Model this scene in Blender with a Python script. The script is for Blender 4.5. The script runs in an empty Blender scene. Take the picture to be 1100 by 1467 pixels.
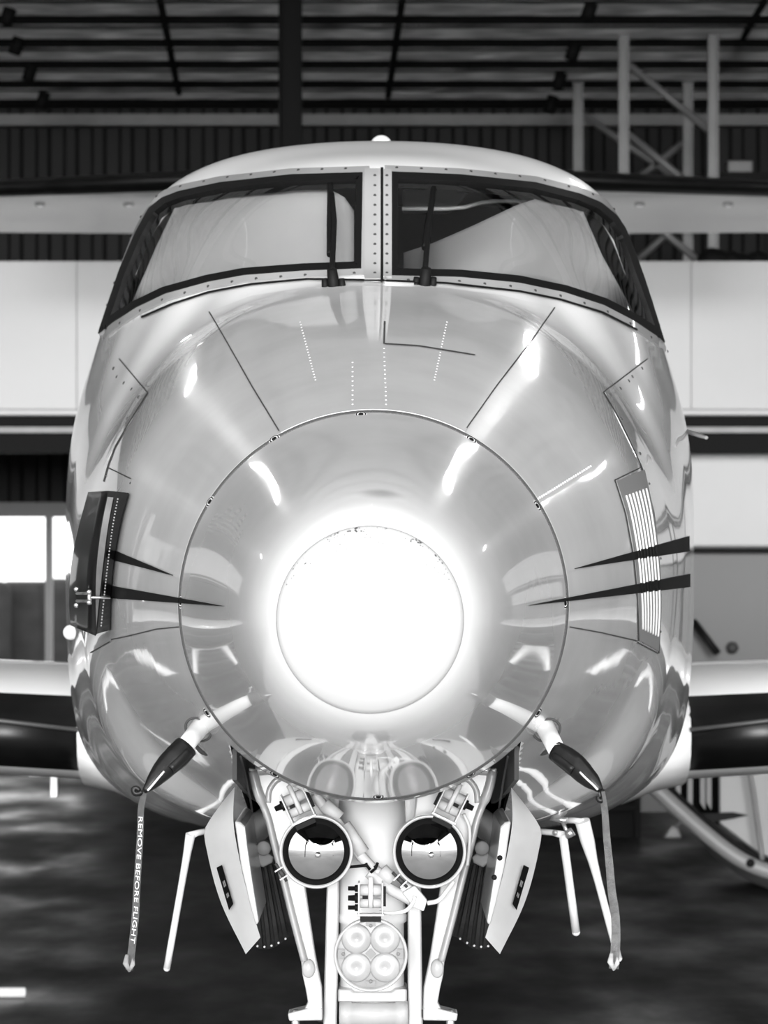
import bpy, bmesh, math, random
import numpy as np
from mathutils import Vector, Matrix
from mathutils.bvhtree import BVHTree
from mathutils.geometry import tessellate_polygon

# ------------------------------------------------------------------ camera, sky, exposure
F, CX, YH, CAM_H = 5400.0, 550.0, 855.0, 1.57       # focal length in px, principal column, horizon row, eye height
SC = bpy.context.scene
C = SC.collection
cam_d = bpy.data.cameras.new('camera')
cam = bpy.data.objects.new('camera', cam_d)
C.objects.link(cam)
cam.location = (0, 0, CAM_H)
cam.rotation_euler = (math.radians(90), 0, 0)
cam_d.sensor_fit = 'VERTICAL'
cam_d.sensor_height = 36.0
cam_d.sensor_width = 36.0
cam_d.lens = F / 1467 * 36.0
cam_d.shift_y = (YH - 733.5) / 1467
cam_d.clip_end = 500
cam_d.dof.use_dof = True
cam_d.dof.focus_distance = 8.5
cam_d.dof.aperture_fstop = 9.0
SC.camera = cam

world = bpy.data.worlds.new('overcast_sky')
SC.world = world
world.use_nodes = True
wn = world.node_tree
wn.nodes.clear()
wo = wn.nodes.new('ShaderNodeOutputWorld')
bg = wn.nodes.new('ShaderNodeBackground')
tc = wn.nodes.new('ShaderNodeTexCoord')
sp = wn.nodes.new('ShaderNodeSeparateXYZ')
rp = wn.nodes.new('ShaderNodeValToRGB')
rp.color_ramp.elements[0].position = 0.0
rp.color_ramp.elements[0].color = (0.86, 0.86, 0.86, 1)
rp.color_ramp.elements[1].position = 1.0
rp.color_ramp.elements[1].color = (1.0, 1.0, 1.0, 1)
wn.links.new(tc.outputs['Generated'], sp.inputs[0])
wn.links.new(sp.outputs['Z'], rp.inputs[0])
wn.links.new(rp.outputs['Color'], bg.inputs['Color'])
bg.inputs['Strength'].default_value = 1.0
wn.links.new(bg.outputs[0], wo.inputs['Surface'])

# low hazy sun shining in through the open front of the hangar
sun_d = bpy.data.lights.new('hazy_low_sun', 'SUN')
sun_d.energy = 1.75
sun_d.angle = math.radians(16)
sun = bpy.data.objects.new('hazy_low_sun', sun_d)
C.objects.link(sun)
sun.location = (1, -20, 5)
sun.rotation_euler = Vector((0.03, 1, -0.045)).to_track_quat('-Z', 'Y').to_euler()

SC.view_settings.view_transform = 'Standard'
SC.view_settings.look = 'None'
SC.view_settings.exposure = 1.7
SC.view_settings.gamma = 1.0
SC.view_settings.use_curve_mapping = False
random.seed(4)

# ------------------------------------------------------------------ helpers
def P(px, py, Y):
    """World point that stands at depth Y on the sight line of a photograph pixel."""
    return Vector(((px - CX) / F * Y, Y, CAM_H - (py - YH) / F * Y))

def mat(name, v, rough=0.5, metal=0.0, coat=0.0, var=0.0, vscale=6.0, bump=0.0, bscale=20.0, spec=0.5, stretch=(1, 1, 1), vdet=4.0, coat_rough=0.04, coat_ior=1.5):
    m = bpy.data.materials.new(name)
    m.use_nodes = True
    nt = m.node_tree
    b = nt.nodes['Principled BSDF']
    b.inputs['Base Color'].default_value = (v, v, v, 1)
    b.inputs['Roughness'].default_value = rough
    b.inputs['Metallic'].default_value = metal
    b.inputs['Coat Weight'].default_value = coat
    b.inputs['Coat Roughness'].default_value = coat_rough
    b.inputs['Specular IOR Level'].default_value = spec
    b.inputs['Coat IOR'].default_value = coat_ior
    if var or bump:
        t = nt.nodes.new('ShaderNodeTexCoord')
        mp = nt.nodes.new('ShaderNodeMapping')
        mp.inputs['Scale'].default_value = stretch
        nt.links.new(t.outputs['Object'], mp.inputs[0])
    if var:
        n = nt.nodes.new('ShaderNodeTexNoise')
        n.inputs['Scale'].default_value = vscale
        n.inputs['Detail'].default_value = vdet
        nt.links.new(mp.outputs[0], n.inputs['Vector'])
        r = nt.nodes.new('ShaderNodeValToRGB')
        lo, hi = max(0, v * (1 - var)), min(1, v * (1 + var))
        r.color_ramp.elements[0].position = 0.3
        r.color_ramp.elements[0].color = (lo, lo, lo, 1)
        r.color_ramp.elements[1].position = 0.7
        r.color_ramp.elements[1].color = (hi, hi, hi, 1)
        nt.links.new(n.outputs['Fac'], r.inputs[0])
        nt.links.new(r.outputs[0], b.inputs['Base Color'])
    if bump:
        n2 = nt.nodes.new('ShaderNodeTexNoise')
        n2.inputs['Scale'].default_value = bscale
        n2.inputs['Detail'].default_value = 2.0
        nt.links.new(mp.outputs[0], n2.inputs['Vector'])
        bp = nt.nodes.new('ShaderNodeBump')
        bp.inputs['Strength'].default_value = bump
        bp.inputs['Distance'].default_value = 0.02
        nt.links.new(n2.outputs['Fac'], bp.inputs['Height'])
        nt.links.new(bp.outputs[0], b.inputs['Normal'])
        if coat:
            nt.links.new(bp.outputs[0], b.inputs['Coat Normal'])
    return m

def obj(name, bm, m, parent=None, smooth=False, bevel=0.0, seg=2):
    me = bpy.data.meshes.new(name)
    bmesh.ops.recalc_face_normals(bm, faces=bm.faces)
    bm.to_mesh(me)
    bm.free()
    ms = m if isinstance(m, (list, tuple)) else [m]
    for k in ms:
        me.materials.append(k)
    o = bpy.data.objects.new(name, me)
    C.objects.link(o)
    if parent is not None:
        o.parent = parent
        o.matrix_parent_inverse = parent.matrix_world.inverted() if False else Matrix.Translation(-Vector(parent.location)) if parent.type == 'EMPTY' else Matrix()
    if smooth:
        for p in me.polygons:
            p.use_smooth = True
    if bevel:
        b = o.modifiers.new('bevel', 'BEVEL')
        b.width = bevel
        b.segments = seg
        b.limit_method = 'ANGLE'
        b.angle_limit = math.radians(40)
    return o

def smooth_by_angle(o, deg=40):
    me = o.data
    for p in me.polygons:
        p.use_smooth = True
    me.set_sharp_from_angle(angle=math.radians(deg))
    return o

def thing(name, label, cat, loc=(0, 0, 0), group=None):
    o = bpy.data.objects.new(name, None)
    o.empty_display_size = 0.1
    C.objects.link(o)
    o.location = loc
    o['label'] = label
    o['category'] = cat
    if group:
        o['group'] = group
    return o

def tag(o, label, cat, group=None):
    o['label'] = label
    o['category'] = cat
    if group:
        o['group'] = group
    return o

def struct(o):
    o['kind'] = 'structure'
    return o

def add_box(bm, c, s, rot=None, mi=0):
    g = bmesh.ops.create_cube(bm, size=1.0)
    M = Matrix.Translation(Vector(c)) @ (rot.to_4x4() if rot is not None else Matrix()) @ Matrix.Diagonal((s[0], s[1], s[2], 1))
    bmesh.ops.transform(bm, matrix=M, verts=g['verts'])
    for v in g['verts']:
        for f in v.link_faces:
            f.material_index = mi
    return g['verts']

def box(a, b):
    bm = bmesh.new()
    a, b = Vector(a), Vector(b)
    d = b - a
    add_box(bm, (a + b) / 2, (abs(d.x), abs(d.y), abs(d.z)))
    return bm

def frames(pts):
    """Tangent frames along a polyline (parallel transport)."""
    n = len(pts)
    T = []
    for i in range(n):
        a = pts[max(i - 1, 0)]
        b = pts[min(i + 1, n - 1)]
        T.append((b - a).normalized())
    up = Vector((0, -1, 0)) if abs(T[0].y) < 0.8 else Vector((0, 0, 1))
    out = []
    for t in T:
        s = t.cross(up)
        s.normalize()
        u = s.cross(t).normalized()
        up = u
        out.append((t, s, u))
    return out

def add_tube(bm, pts, r, n=12, caps=True, mi=0, flat=None):
    """Tube along pts; r number or list; flat=(a,b) gives an elliptic section."""
    pts = [Vector(p) for p in pts]
    fr = frames(pts)
    rings = []
    for i, p in enumerate(pts):
        rr = r[i] if isinstance(r, (list, tuple)) else r
        t, s, u = fr[i]
        fa, fb = flat if flat else (1, 1)
        rings.append([bm.verts.new(p + s * (rr * fa * math.cos(2 * math.pi * k / n)) + u * (rr * fb * math.sin(2 * math.pi * k / n))) for k in range(n)])
    for i in range(len(rings) - 1):
        for k in range(n):
            f = bm.faces.new((rings[i][k], rings[i][(k + 1) % n], rings[i + 1][(k + 1) % n], rings[i + 1][k]))
            f.material_index = mi
            f.smooth = True
    if caps:
        for rg in (rings[0], rings[-1]):
            f = bm.faces.new(rg)
            f.material_index = mi
    return rings

def tube(pts, r, n=12, **k):
    bm = bmesh.new()
    add_tube(bm, pts, r, n, **k)
    return bm

def add_lathe(bm, prof, origin, axis, n=48, mi=0, close=False):
    """prof = [(radius, distance along axis)]."""
    ax = Vector(axis).normalized()
    h = Vector((0, 0, 1)) if abs(ax.z) < 0.9 else Vector((1, 0, 0))
    s = ax.cross(h).normalized()
    u = s.cross(ax).normalized()
    o = Vector(origin)
    rings = []
    for r, d in prof:
        if r < 1e-6:
            rings.append([bm.verts.new(o + ax * d)])
        else:
            rings.append([bm.verts.new(o + ax * d + s * (r * math.cos(2 * math.pi * k / n)) + u * (r * math.sin(2 * math.pi * k / n))) for k in range(n)])
    for a, b in zip(rings, rings[1:]):
        for k in range(n):
            k2 = (k + 1) % n
            if len(a) == 1 and len(b) == 1:
                continue
            if len(a) == 1:
                f = bm.faces.new((a[0], b[k], b[k2]))
            elif len(b) == 1:
                f = bm.faces.new((a[k], a[k2], b[0]))
            else:
                f = bm.faces.new((a[k], a[k2], b[k2], b[k]))
            f.material_index = mi
            f.smooth = True
    return rings

def add_prism(bm, pts, depth, mi=0):
    """Front polygon pts (world) extruded straight back (+Y) by depth."""
    n = len(pts)
    pts = [Vector(p) for p in pts]
    a = [bm.verts.new(p) for p in pts]
    b = [bm.verts.new(p + Vector((0, depth, 0))) for p in pts]
    if n <= 4:
        caps = [list(range(n))]
    else:
        caps = tessellate_polygon([[Vector((p.x, p.z, 0)) for p in pts]])
    for t in caps:
        for f in (bm.faces.new([a[i] for i in t]), bm.faces.new([b[i] for i in reversed(t)])):
            f.material_index = mi
    for i in range(n):
        f = bm.faces.new((a[i], b[i], b[(i + 1) % n], a[(i + 1) % n]))
        f.material_index = mi

def prism(px, Y, depth):
    bm = bmesh.new()
    add_prism(bm, [P(x, y, Y) for x, y in px], depth)
    return bm

def crom(pts, n, closed=False):
    """n points evenly spaced along a centripetal Catmull-Rom curve."""
    p = np.array(pts, float)
    if closed:
        q = np.vstack([p[-1], p, p[0], p[1]])
    else:
        q = np.vstack([2 * p[0] - p[1], p, 2 * p[-1] - p[-2]])
    out = []
    for i in range(1, len(q) - 2):
        P0, P1, P2, P3 = q[i - 1:i + 3]
        t0 = 0
        t1 = t0 + max(np.linalg.norm(P1 - P0), 1e-9) ** .5
        t2 = t1 + max(np.linalg.norm(P2 - P1), 1e-9) ** .5
        t3 = t2 + max(np.linalg.norm(P3 - P2), 1e-9) ** .5
        for t in np.linspace(t1, t2, 24, endpoint=False):
            A1 = (t1 - t) / (t1 - t0) * P0 + (t - t0) / (t1 - t0) * P1
            A2 = (t2 - t) / (t2 - t1) * P1 + (t - t1) / (t2 - t1) * P2
            A3 = (t3 - t) / (t3 - t2) * P2 + (t - t2) / (t3 - t2) * P3
            B1 = (t2 - t) / (t2 - t0) * A1 + (t - t0) / (t2 - t0) * A2
            B2 = (t3 - t) / (t3 - t1) * A2 + (t - t1) / (t3 - t1) * A3
            out.append((t2 - t) / (t2 - t1) * B1 + (t - t1) / (t2 - t1) * B2)
    out.append(q[-2])
    out = np.array(out)
    d = np.r_[0, np.cumsum(np.linalg.norm(np.diff(out, axis=0), axis=1))]
    s = np.linspace(0, d[-1], n + 1)[:-1] if closed else np.linspace(0, d[-1], n)
    return np.stack([np.interp(s, d, out[:, k]) for k in range(out.shape[1])], 1)

def poly(pts, n):
    """n points evenly spaced along straight segments."""
    p = np.array(pts, float)
    d = np.r_[0, np.cumsum(np.linalg.norm(np.diff(p, axis=0), axis=1))]
    s = np.linspace(0, d[-1], n)
    return np.stack([np.interp(s, d, p[:, k]) for k in range(p.shape[1])], 1)

def pchip(x, y, xq):
    x = np.array(x, float)
    y = np.array(y, float)
    h = np.diff(x)
    dl = np.diff(y) / h
    m = np.zeros_like(y)
    m[0], m[-1] = dl[0], dl[-1]
    for i in range(1, len(x) - 1):
        if dl[i - 1] * dl[i] > 0:
            w1, w2 = 2 * h[i] + h[i - 1], h[i] + 2 * h[i - 1]
            m[i] = (w1 + w2) / (w1 / dl[i - 1] + w2 / dl[i])
    xq = np.array(xq, float)
    i = np.clip(np.searchsorted(x, xq) - 1, 0, len(x) - 2)
    t = (xq - x[i]) / h[i]
    return ((1 + 2 * t) * (1 - t) ** 2 * y[i] + t * (1 - t) ** 2 * h[i] * m[i] + t * t * (3 - 2 * t) * y[i + 1] + t * t * (t - 1) * h[i] * m[i + 1])

# ------------------------------------------------------------------ materials
M = {}
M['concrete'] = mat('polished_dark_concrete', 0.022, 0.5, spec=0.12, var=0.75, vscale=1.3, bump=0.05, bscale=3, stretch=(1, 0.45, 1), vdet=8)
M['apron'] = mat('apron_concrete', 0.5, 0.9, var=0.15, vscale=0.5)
M['wall'] = mat('grey_steel_cladding', 0.009, 0.6, spec=0.12, var=0.2, vscale=1.5)
M['lining'] = mat('pale_wall_lining', 0.88, 0.6, var=0.05)
M['roof'] = mat('translucent_roof_sheet', 0.75, 0.55, var=0.45, vscale=2.0, stretch=(1.5, 4, 1), vdet=6)
M['dark_steel'] = mat('dark_painted_steel', 0.004, 0.7, spec=0.1)
M['grey_steel'] = mat('grey_painted_steel', 0.16, 0.5, var=0.15, vscale=4)
M['dim_steel'] = mat('dim_galvanised_steel', 0.05, 0.5, var=0.3, vscale=3)
M['rack'] = mat('galvanised_rack_steel', 0.09, 0.5, var=0.2, vscale=4)
M['fascia'] = mat('white_coated_panel', 0.20, 0.4, var=0.03, vscale=2)
M['grey_panel'] = mat('grey_coated_panel', 0.045, 0.5, var=0.06, vscale=1.2)
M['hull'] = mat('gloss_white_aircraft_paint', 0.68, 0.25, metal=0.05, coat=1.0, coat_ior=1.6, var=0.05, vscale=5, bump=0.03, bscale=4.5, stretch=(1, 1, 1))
M['radome'] = mat('gloss_radome_paint', 0.57, 0.25, metal=0.05, coat=1.0, coat_ior=1.5, var=0.03, vscale=9)
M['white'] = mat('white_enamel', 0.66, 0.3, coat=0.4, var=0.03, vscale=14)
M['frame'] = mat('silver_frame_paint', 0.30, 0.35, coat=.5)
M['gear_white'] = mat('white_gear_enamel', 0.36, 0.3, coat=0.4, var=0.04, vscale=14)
M['rib_white'] = mat('white_rib_paint', .62, .5)
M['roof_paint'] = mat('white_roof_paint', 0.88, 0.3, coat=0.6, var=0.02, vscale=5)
M['black'] = mat('black_rubber', 0.004, 0.6, spec=0.15)
M['matt_black'] = mat('matt_black_rubber', 0.004, 0.9, spec=0.1)
M['boot'] = mat('black_deicing_rubber', 0.004, 0.35, spec=0.25, var=0.3, vscale=8)
M['seam'] = mat('dark_panel_gap', 0.03, 0.7)
M['stripe'] = mat('black_stripe_paint', 0.004, 0.6, spec=0.15)
M['strip_grey'] = mat('grey_edging', 0.22, 0.5, var=.2, vscale=20)
M['chrome'] = mat('polished_chrome', 0.9, 0.03, metal=1.0)
M['lens_mirror'] = mat('smoked_lens_mirror', 0.42, 0.03, metal=1.0)
M['steel'] = mat('brushed_steel', 0.55, 0.3, metal=1.0)
M['inner'] = mat('dark_cockpit_trim', 0.002, 0.9, spec=0.05)
M['well'] = mat('dark_wheel_well', 0.02, 0.7, var=0.4, vscale=10)
M['shade'] = mat('white_shade_fabric', 0.44, 0.8, var=0.07, vscale=3.5, bump=0.15, bscale=5, stretch=(1, 1, 1))
M['ribbon'] = mat('woven_ribbon', 0.30, 0.8, var=0.2, vscale=60, bump=0.2, bscale=200)
M['ribbon_dark'] = mat('woven_warning_ribbon', 0.20, 0.8, var=0.2, vscale=60)
M['print'] = mat('white_print', 0.85, 0.6)
M['vinyl'] = mat('black_vinyl', 0.005, 0.4, spec=0.25, bump=0.25, bscale=18)
M['tyre'] = mat('tyre_rubber', 0.03, 0.8, var=0.3, vscale=20)
M['led_back'] = mat('pale_lamp_backing', .22, .4)
M['led'] = mat('frosted_led_lens', 0.27, 0.25, var=0.12, vscale=22, coat=0.8)
M['lens_clip'] = mat('grey_lens_clip', .16, .5)
M['cable'] = mat('white_cable_sleeve', 0.55, 0.5, var=0.08, vscale=30)

_nt = M['roof'].node_tree  # translucency added so the roof sheets look lit from above
_t = _nt.nodes.new('ShaderNodeBsdfTranslucent')
_t.inputs[0].default_value = (.075, .075, .075, 1)
_a = _nt.nodes.new('ShaderNodeAddShader')
_nt.links.new(_nt.nodes['Principled BSDF'].outputs[0], _a.inputs[0])
_nt.links.new(_t.outputs[0], _a.inputs[1])
_nt.links.new(_a.outputs[0], _nt.nodes['Material Output'].inputs[0])
_n = _nt.nodes['Color Ramp'] if 'Color Ramp' in _nt.nodes else None
if _n:
    _g = _nt.nodes.new('ShaderNodeMix')
    _g.data_type = 'RGBA'
    _g.blend_type = 'MULTIPLY'
    _g.inputs[0].default_value = 1
    _g.inputs[7].default_value = (.13, .13, .13, 1)
    _nt.links.new(_n.outputs[0], _g.inputs[6])
    _nt.links.new(_g.outputs[2], _t.inputs[0])

def glass_mat():
    m = bpy.data.materials.new('window_glass')
    m.use_nodes = True
    nt = m.node_tree
    nt.nodes.clear()
    o = nt.nodes.new('ShaderNodeOutputMaterial')
    mx = nt.nodes.new('ShaderNodeMixShader')
    lw = nt.nodes.new('ShaderNodeLayerWeight')      # Schlick's curve, alike from both sides of the thin pane
    pw = nt.nodes.new('ShaderNodeMath')
    pw.operation = 'POWER'
    pw.inputs[1].default_value = 5
    nt.links.new(lw.outputs['Facing'], pw.inputs[0])
    fr = nt.nodes.new('ShaderNodeMapRange')
    fr.inputs['To Min'].default_value = 0.05
    nt.links.new(pw.outputs[0], fr.inputs['Value'])
    tr = nt.nodes.new('ShaderNodeBsdfTransparent')
    tr.inputs[0].default_value = (0.97, 0.97, 0.97, 1)
    gl = nt.nodes.new('ShaderNodeBsdfGlossy')
    gl.inputs['Roughness'].default_value = 0.02
    nt.links.new(fr.outputs[0], mx.inputs[0])
    nt.links.new(tr.outputs[0], mx.inputs[1])
    nt.links.new(gl.outputs[0], mx.inputs[2])
    nt.links.new(mx.outputs[0], o.inputs[0])
    return m
M['glass'] = glass_mat()

def cap_mat():
    """Matt white erosion cap with dark chips thickest towards its upper rim."""
    m = mat('white_erosion_cap', 0.40, 0.45)
    nt = m.node_tree
    b = nt.nodes['Principled BSDF']
    t = nt.nodes.new('ShaderNodeTexCoord')
    v = nt.nodes.new('ShaderNodeTexVoronoi')
    v.inputs['Scale'].default_value = 170
    nt.links.new(t.outputs['Object'], v.inputs['Vector'])
    n = nt.nodes.new('ShaderNodeTexNoise')
    n.inputs['Scale'].default_value = 40
    nt.links.new(t.outputs['Object'], n.inputs['Vector'])
    s = nt.nodes.new('ShaderNodeSeparateXYZ')
    nt.links.new(t.outputs['Generated'], s.inputs[0])
    # chips: cell distance below a limit that grows towards the upper rim
    def math_node(op, a, b):
        q = nt.nodes.new('ShaderNodeMath')
        q.operation = op
        for k, w in enumerate((a, b)):
            if isinstance(w, (int, float)):
                q.inputs[k].default_value = w
            else:
                nt.links.new(w, q.inputs[k])
        return q.outputs[0]
    dx = math_node('SUBTRACT', s.outputs['X'], .5)
    dz = math_node('SUBTRACT', s.outputs['Z'], .5)
    rad_ = math_node('SQRT', math_node('ADD', math_node('MULTIPLY', dx, dx), math_node('MULTIPLY', dz, dz)), 0)
    rim_ = nt.nodes.new('ShaderNodeMapRange')
    rim_.inputs['From Min'].default_value = .34
    rim_.inputs['From Max'].default_value = .50
    nt.links.new(rad_, rim_.inputs['Value'])
    up_ = nt.nodes.new('ShaderNodeMapRange')
    up_.inputs['From Min'].default_value = .0
    up_.inputs['From Max'].default_value = .30
    nt.links.new(dz, up_.inputs['Value'])
    mr = nt.nodes.new('ShaderNodeMapRange')
    mr.inputs['To Min'].default_value = 0.035
    mr.inputs['To Max'].default_value = 0.46
    nt.links.new(math_node('MULTIPLY', rim_.outputs[0], up_.outputs[0]), mr.inputs['Value'])
    ml = nt.nodes.new('ShaderNodeMath')
    ml.operation = 'MULTIPLY'
    nt.links.new(mr.outputs[0], ml.inputs[0])
    nr = nt.nodes.new('ShaderNodeMapRange')
    nr.inputs['From Min'].default_value = 0.38
    nr.inputs['From Max'].default_value = 0.66
    nt.links.new(n.outputs['Fac'], nr.inputs['Value'])
    nt.links.new(nr.outputs[0], ml.inputs[1])
    lt = nt.nodes.new('ShaderNodeMath')
    lt.operation = 'LESS_THAN'
    nt.links.new(v.outputs['Distance'], lt.inputs[0])
    nt.links.new(ml.outputs[0], lt.inputs[1])
    mx = nt.nodes.new('ShaderNodeMix')
    mx.data_type = 'RGBA'
    mx.inputs[6].default_value = (0.40, 0.40, 0.40, 1)
    mx.inputs[7].default_value = (0.03, 0.03, 0.03, 1)
    nt.links.new(lt.outputs[0], mx.inputs[0])
    nt.links.new(mx.outputs[2], b.inputs['Base Color'])
    return m
M['cap'] = cap_mat()

nt = M['concrete'].node_tree
_t = nt.nodes.new('ShaderNodeTexCoord')
_m = nt.nodes.new('ShaderNodeMapping')
_m.inputs['Scale'].default_value = (1.0, .35, 1)
_n = nt.nodes.new('ShaderNodeTexNoise')
_n.inputs['Scale'].default_value = 1.6
_n.inputs['Detail'].default_value = 6
_r = nt.nodes.new('ShaderNodeMapRange')
_r.inputs['From Min'].default_value = .35
_r.inputs['From Max'].default_value = .65
_r.inputs['To Min'].default_value = .30
_r.inputs['To Max'].default_value = .75
nt.links.new(_t.outputs['Object'], _m.inputs[0])
nt.links.new(_m.outputs[0], _n.inputs['Vector'])
nt.links.new(_n.outputs['Fac'], _r.inputs['Value'])
nt.links.new(_r.outputs[0], nt.nodes['Principled BSDF'].inputs['Roughness'])

# ------------------------------------------------------------------ the hangar
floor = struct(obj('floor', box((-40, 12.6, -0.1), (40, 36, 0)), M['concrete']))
struct(obj('ground', box((-60, -80, -0.1), (60, 12.6, 0)), M['apron']))  # pale apron run in under the nose, added to bounce light upwards
wall_y = 34.0
roof_z = 5.97

def wall_sheet_mesh(w, z0, z1, pitch=0.25, d=0.045):
    bm = bmesh.new()
    n = int(round(w / pitch))
    xs = []
    for i in range(n):
        x = i * pitch
        xs += [(x, 0), (x + pitch * .42, 0), (x + pitch * .55, -d), (x + pitch * .87, -d)]
    xs.append((n * pitch, 0))
    lo = [bm.verts.new((x, y, z0)) for x, y in xs]
    hi = [bm.verts.new((x, y, z1)) for x, y in xs]
    for i in range(len(xs) - 1):
        bm.faces.new((lo[i], lo[i + 1], hi[i + 1], hi[i]))
    lo2 = [bm.verts.new((x, y + .012, z0)) for x, y in xs]
    hi2 = [bm.verts.new((x, y + .012, z1)) for x, y in xs]
    for i in range(len(xs) - 1):
        bm.faces.new((lo2[i], hi2[i], hi2[i + 1], lo2[i + 1]))
    return bm

# back wall: full-height sheets, and shorter ones above the opening on the left
wall_back = struct(obj('wall_back', box((-30, wall_y + .06, 2.35), (30, wall_y + .16, 6.2)), M['dark_steel']))
bm = box((-2.75, wall_y + .06, 0), (30, wall_y + .16, 2.35))
o = obj('wall_core', bm, M['dark_steel'], wall_back)
bm = box((-30, wall_y + .06, 0), (-6.5, wall_y + .16, 2.35))
o = obj('wall_core', bm, M['dark_steel'], wall_back)
full = short = None
for i in range(-8, 8):
    x = i * 1.0
    over_open = x < -2.9
    src = short if over_open else full
    if src is None:
        o = obj('wall_sheet', wall_sheet_mesh(1.0, 2.35 if over_open else 0.0, roof_z), M['wall'], wall_back)
        if over_open:
            short = o
        else:
            full = o
    else:
        o = src.copy()
        C.objects.link(o)
    o.location = (x, wall_y, 0)

# opening on the left with its frame; the yard outside
win = struct(obj('window_1', box((-6.5, wall_y - .08, 2.29), (-2.7, wall_y + .1, 2.42)), M['grey_panel']))
for x in (-6.45, -4.75, -3.02, -2.75):
    obj('mullion', box((x - .03, wall_y - .07, .35), (x + .03, wall_y + .09, 2.29)), M['grey_panel'], win)
obj('window_sill', box((-6.5, wall_y - .12, .30), (-2.7, wall_y + .1, .36)), M['grey_panel'], win)
obj('window_apron', box((-6.5, wall_y - .02, 0), (-2.7, wall_y + .08, .30)), M['dark_steel'], win)
ground = struct(obj('ground', box((-60, 36, -.12), (60, 160, -.02)), M['apron']))
hedge_bm = bmesh.new()
for i in range(60):
    x = -30 + i
    add_box(hedge_bm, (x, 75 + random.uniform(-.4, .4), .95), (1.2, 1.6, 2.0 + random.uniform(-.25, .25)), Matrix.Rotation(random.uniform(-.3, .3), 3, 'Z'))
tag(obj('hedge', hedge_bm, mat('dark_hedge', .01, .9, var=.5, vscale=3), bevel=.2), 'dark low hedge across the bright yard outside the left window opening', 'hedge')

# roof deck with unseen bays added to light the aircraft, roof sheets and purlins
ceiling = struct(obj('ceiling', box((-16, 34.1, roof_z + .16), (16, 35, roof_z + .24)), M['dark_steel']))
for (xa, xb, ya, yb) in ((-16, 16, 5.5, 9.5), (-16, 16, 12.5, 26.5), (-16, -9, 9.5, 12.5), (9, 16, 9.5, 12.5)):
    obj('roof_deck', box((xa, ya, roof_z + .16), (xb, yb, roof_z + .24)), M['dark_steel'], ceiling)
M['added_skylight'] = mat('translucent_fibreglass', 0.5, 0.5)
_nt = M['added_skylight'].node_tree
_t = _nt.nodes.new('ShaderNodeBsdfTranslucent')
_t.inputs[0].default_value = (.33, .33, .33, 1)
_nt.links.new(_t.outputs[0], _nt.nodes['Material Output'].inputs[0])
for k in range(6):
    obj('added_skylight_sheet', box((-9 + 3 * k + .02, 9.5, roof_z + .19), (-6 + 3 * k - .02, 12.5, roof_z + .195)), M['added_skylight'], ceiling)
y = 12.0
ys = []
while y < wall_y:
    ys.append(y)  # purlin lines
    y += 1.22
for k, y in enumerate(ys):
    o = obj('purlin', box((-16, y - .035, roof_z + .02), (16, y + .035, roof_z + .08)), M['dark_steel'], ceiling, bevel=.008, seg=1)
    o = obj('purlin_lip', box((-16, y + .035, roof_z + .00), (16, y + .09, roof_z + .012)), M['dark_steel'], ceiling)
for k, y in enumerate(ys):
    if 8.2 < y < 12.6:
        continue
    obj('roof_sheet', box((-16, y, roof_z + .085), (16, y + 1.219, roof_z + .09)), M['roof'], ceiling)
obj('eaves_beam', box((-16, wall_y - .2, 5.80), (16, wall_y - .05, 5.90)), M['dim_steel'], ceiling)

# column, bracing rods and fly braces
bm = bmesh.new()
CY = 26.75
xa, xb = P(401, 0, CY).x, P(431, 0, CY).x
add_box(bm, ((xa + xb) / 2, CY, 3.06), (xb - xa, .015, 6.12))
for x in (xa, xb):
    add_box(bm, (x, CY, 3.06), (.014, .24, 6.12))
struct(obj('wall_column', bm, M['dark_steel']))
for (a, b) in (((228, -6), (256, 133)), ((577, -6), (556, 138)), ((1095, 2), (1034, 104))):
    ya, yb = 28.0, 33.0
    o = obj('bracing_rod', tube([P(a[0], a[1], ya), P(b[0], b[1], yb)], .028, 8), M['dark_steel'], ceiling)
for (px, py) in ((10, 26), (23, 68), (42, 106), (60, 146), (843, 18), (820, 76), (800, 118), (788, 152)):
    yy = F * (roof_z - .2 - CAM_H) / (YH - py)
    obj('fly_brace', tube([P(px + 5, py - 14, yy), P(px - 3, py + 10, yy)], .05, 6), M['dark_steel'], ceiling)

# high-bay lamps hanging under the roof, all above the frame
lamp_mat = bpy.data.materials.new('lamp_glow')
lamp_mat.use_nodes = True
_b = lamp_mat.node_tree.nodes['Principled BSDF']
_b.inputs['Emission Color'].default_value = (1, 1, 1, 1)
_b.inputs['Emission Strength'].default_value = 12.0
for k, (x, y, w) in enumerate(((-2.6, 6.2, 'left front'), (2.3, 6.2, 'right front'), (-3.4, 20.0, 'left middle'), (2.4, 18.0, 'right middle'), (-7.6, 22.5, 'left rear'), (6.9, 23.0, 'right rear'))):
    t = thing('high_bay_lamp', 'dark bell-shaped hangar lamp hanging under the roof, ' + w + ' of the six', 'lamp', (x, y, 5.6), 'high-bay lamps under the roof')
    bm = bmesh.new()
    add_lathe(bm, [(.29, 0), (.27, .08), (.15, .2), (.10, .24), (0, .25)], (x, y, 5.6), (0, 0, 1), 28)
    obj('lamp_shade', bm, M['dark_steel'], t)
    bm = bmesh.new()
    add_lathe(bm, [(.265, .03), (.1, .012), (0, .01)], (x, y, 5.6), (0, 0, 1), 28)
    obj('lamp_diffuser', bm, lamp_mat, t)
    obj('hanger_rod', tube([(x, y, 5.84), (x, y, roof_z + .17)], .015, 8), M['dark_steel'], t)

# side walls well outside the frame
struct(obj('wall_left', box((-16.1, 3, 0), (-16, 35, 6.2)), M['lining']))
struct(obj('wall_right', box((16, 3, 0), (16.1, 35, 6.2)), M['lining']))

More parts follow.
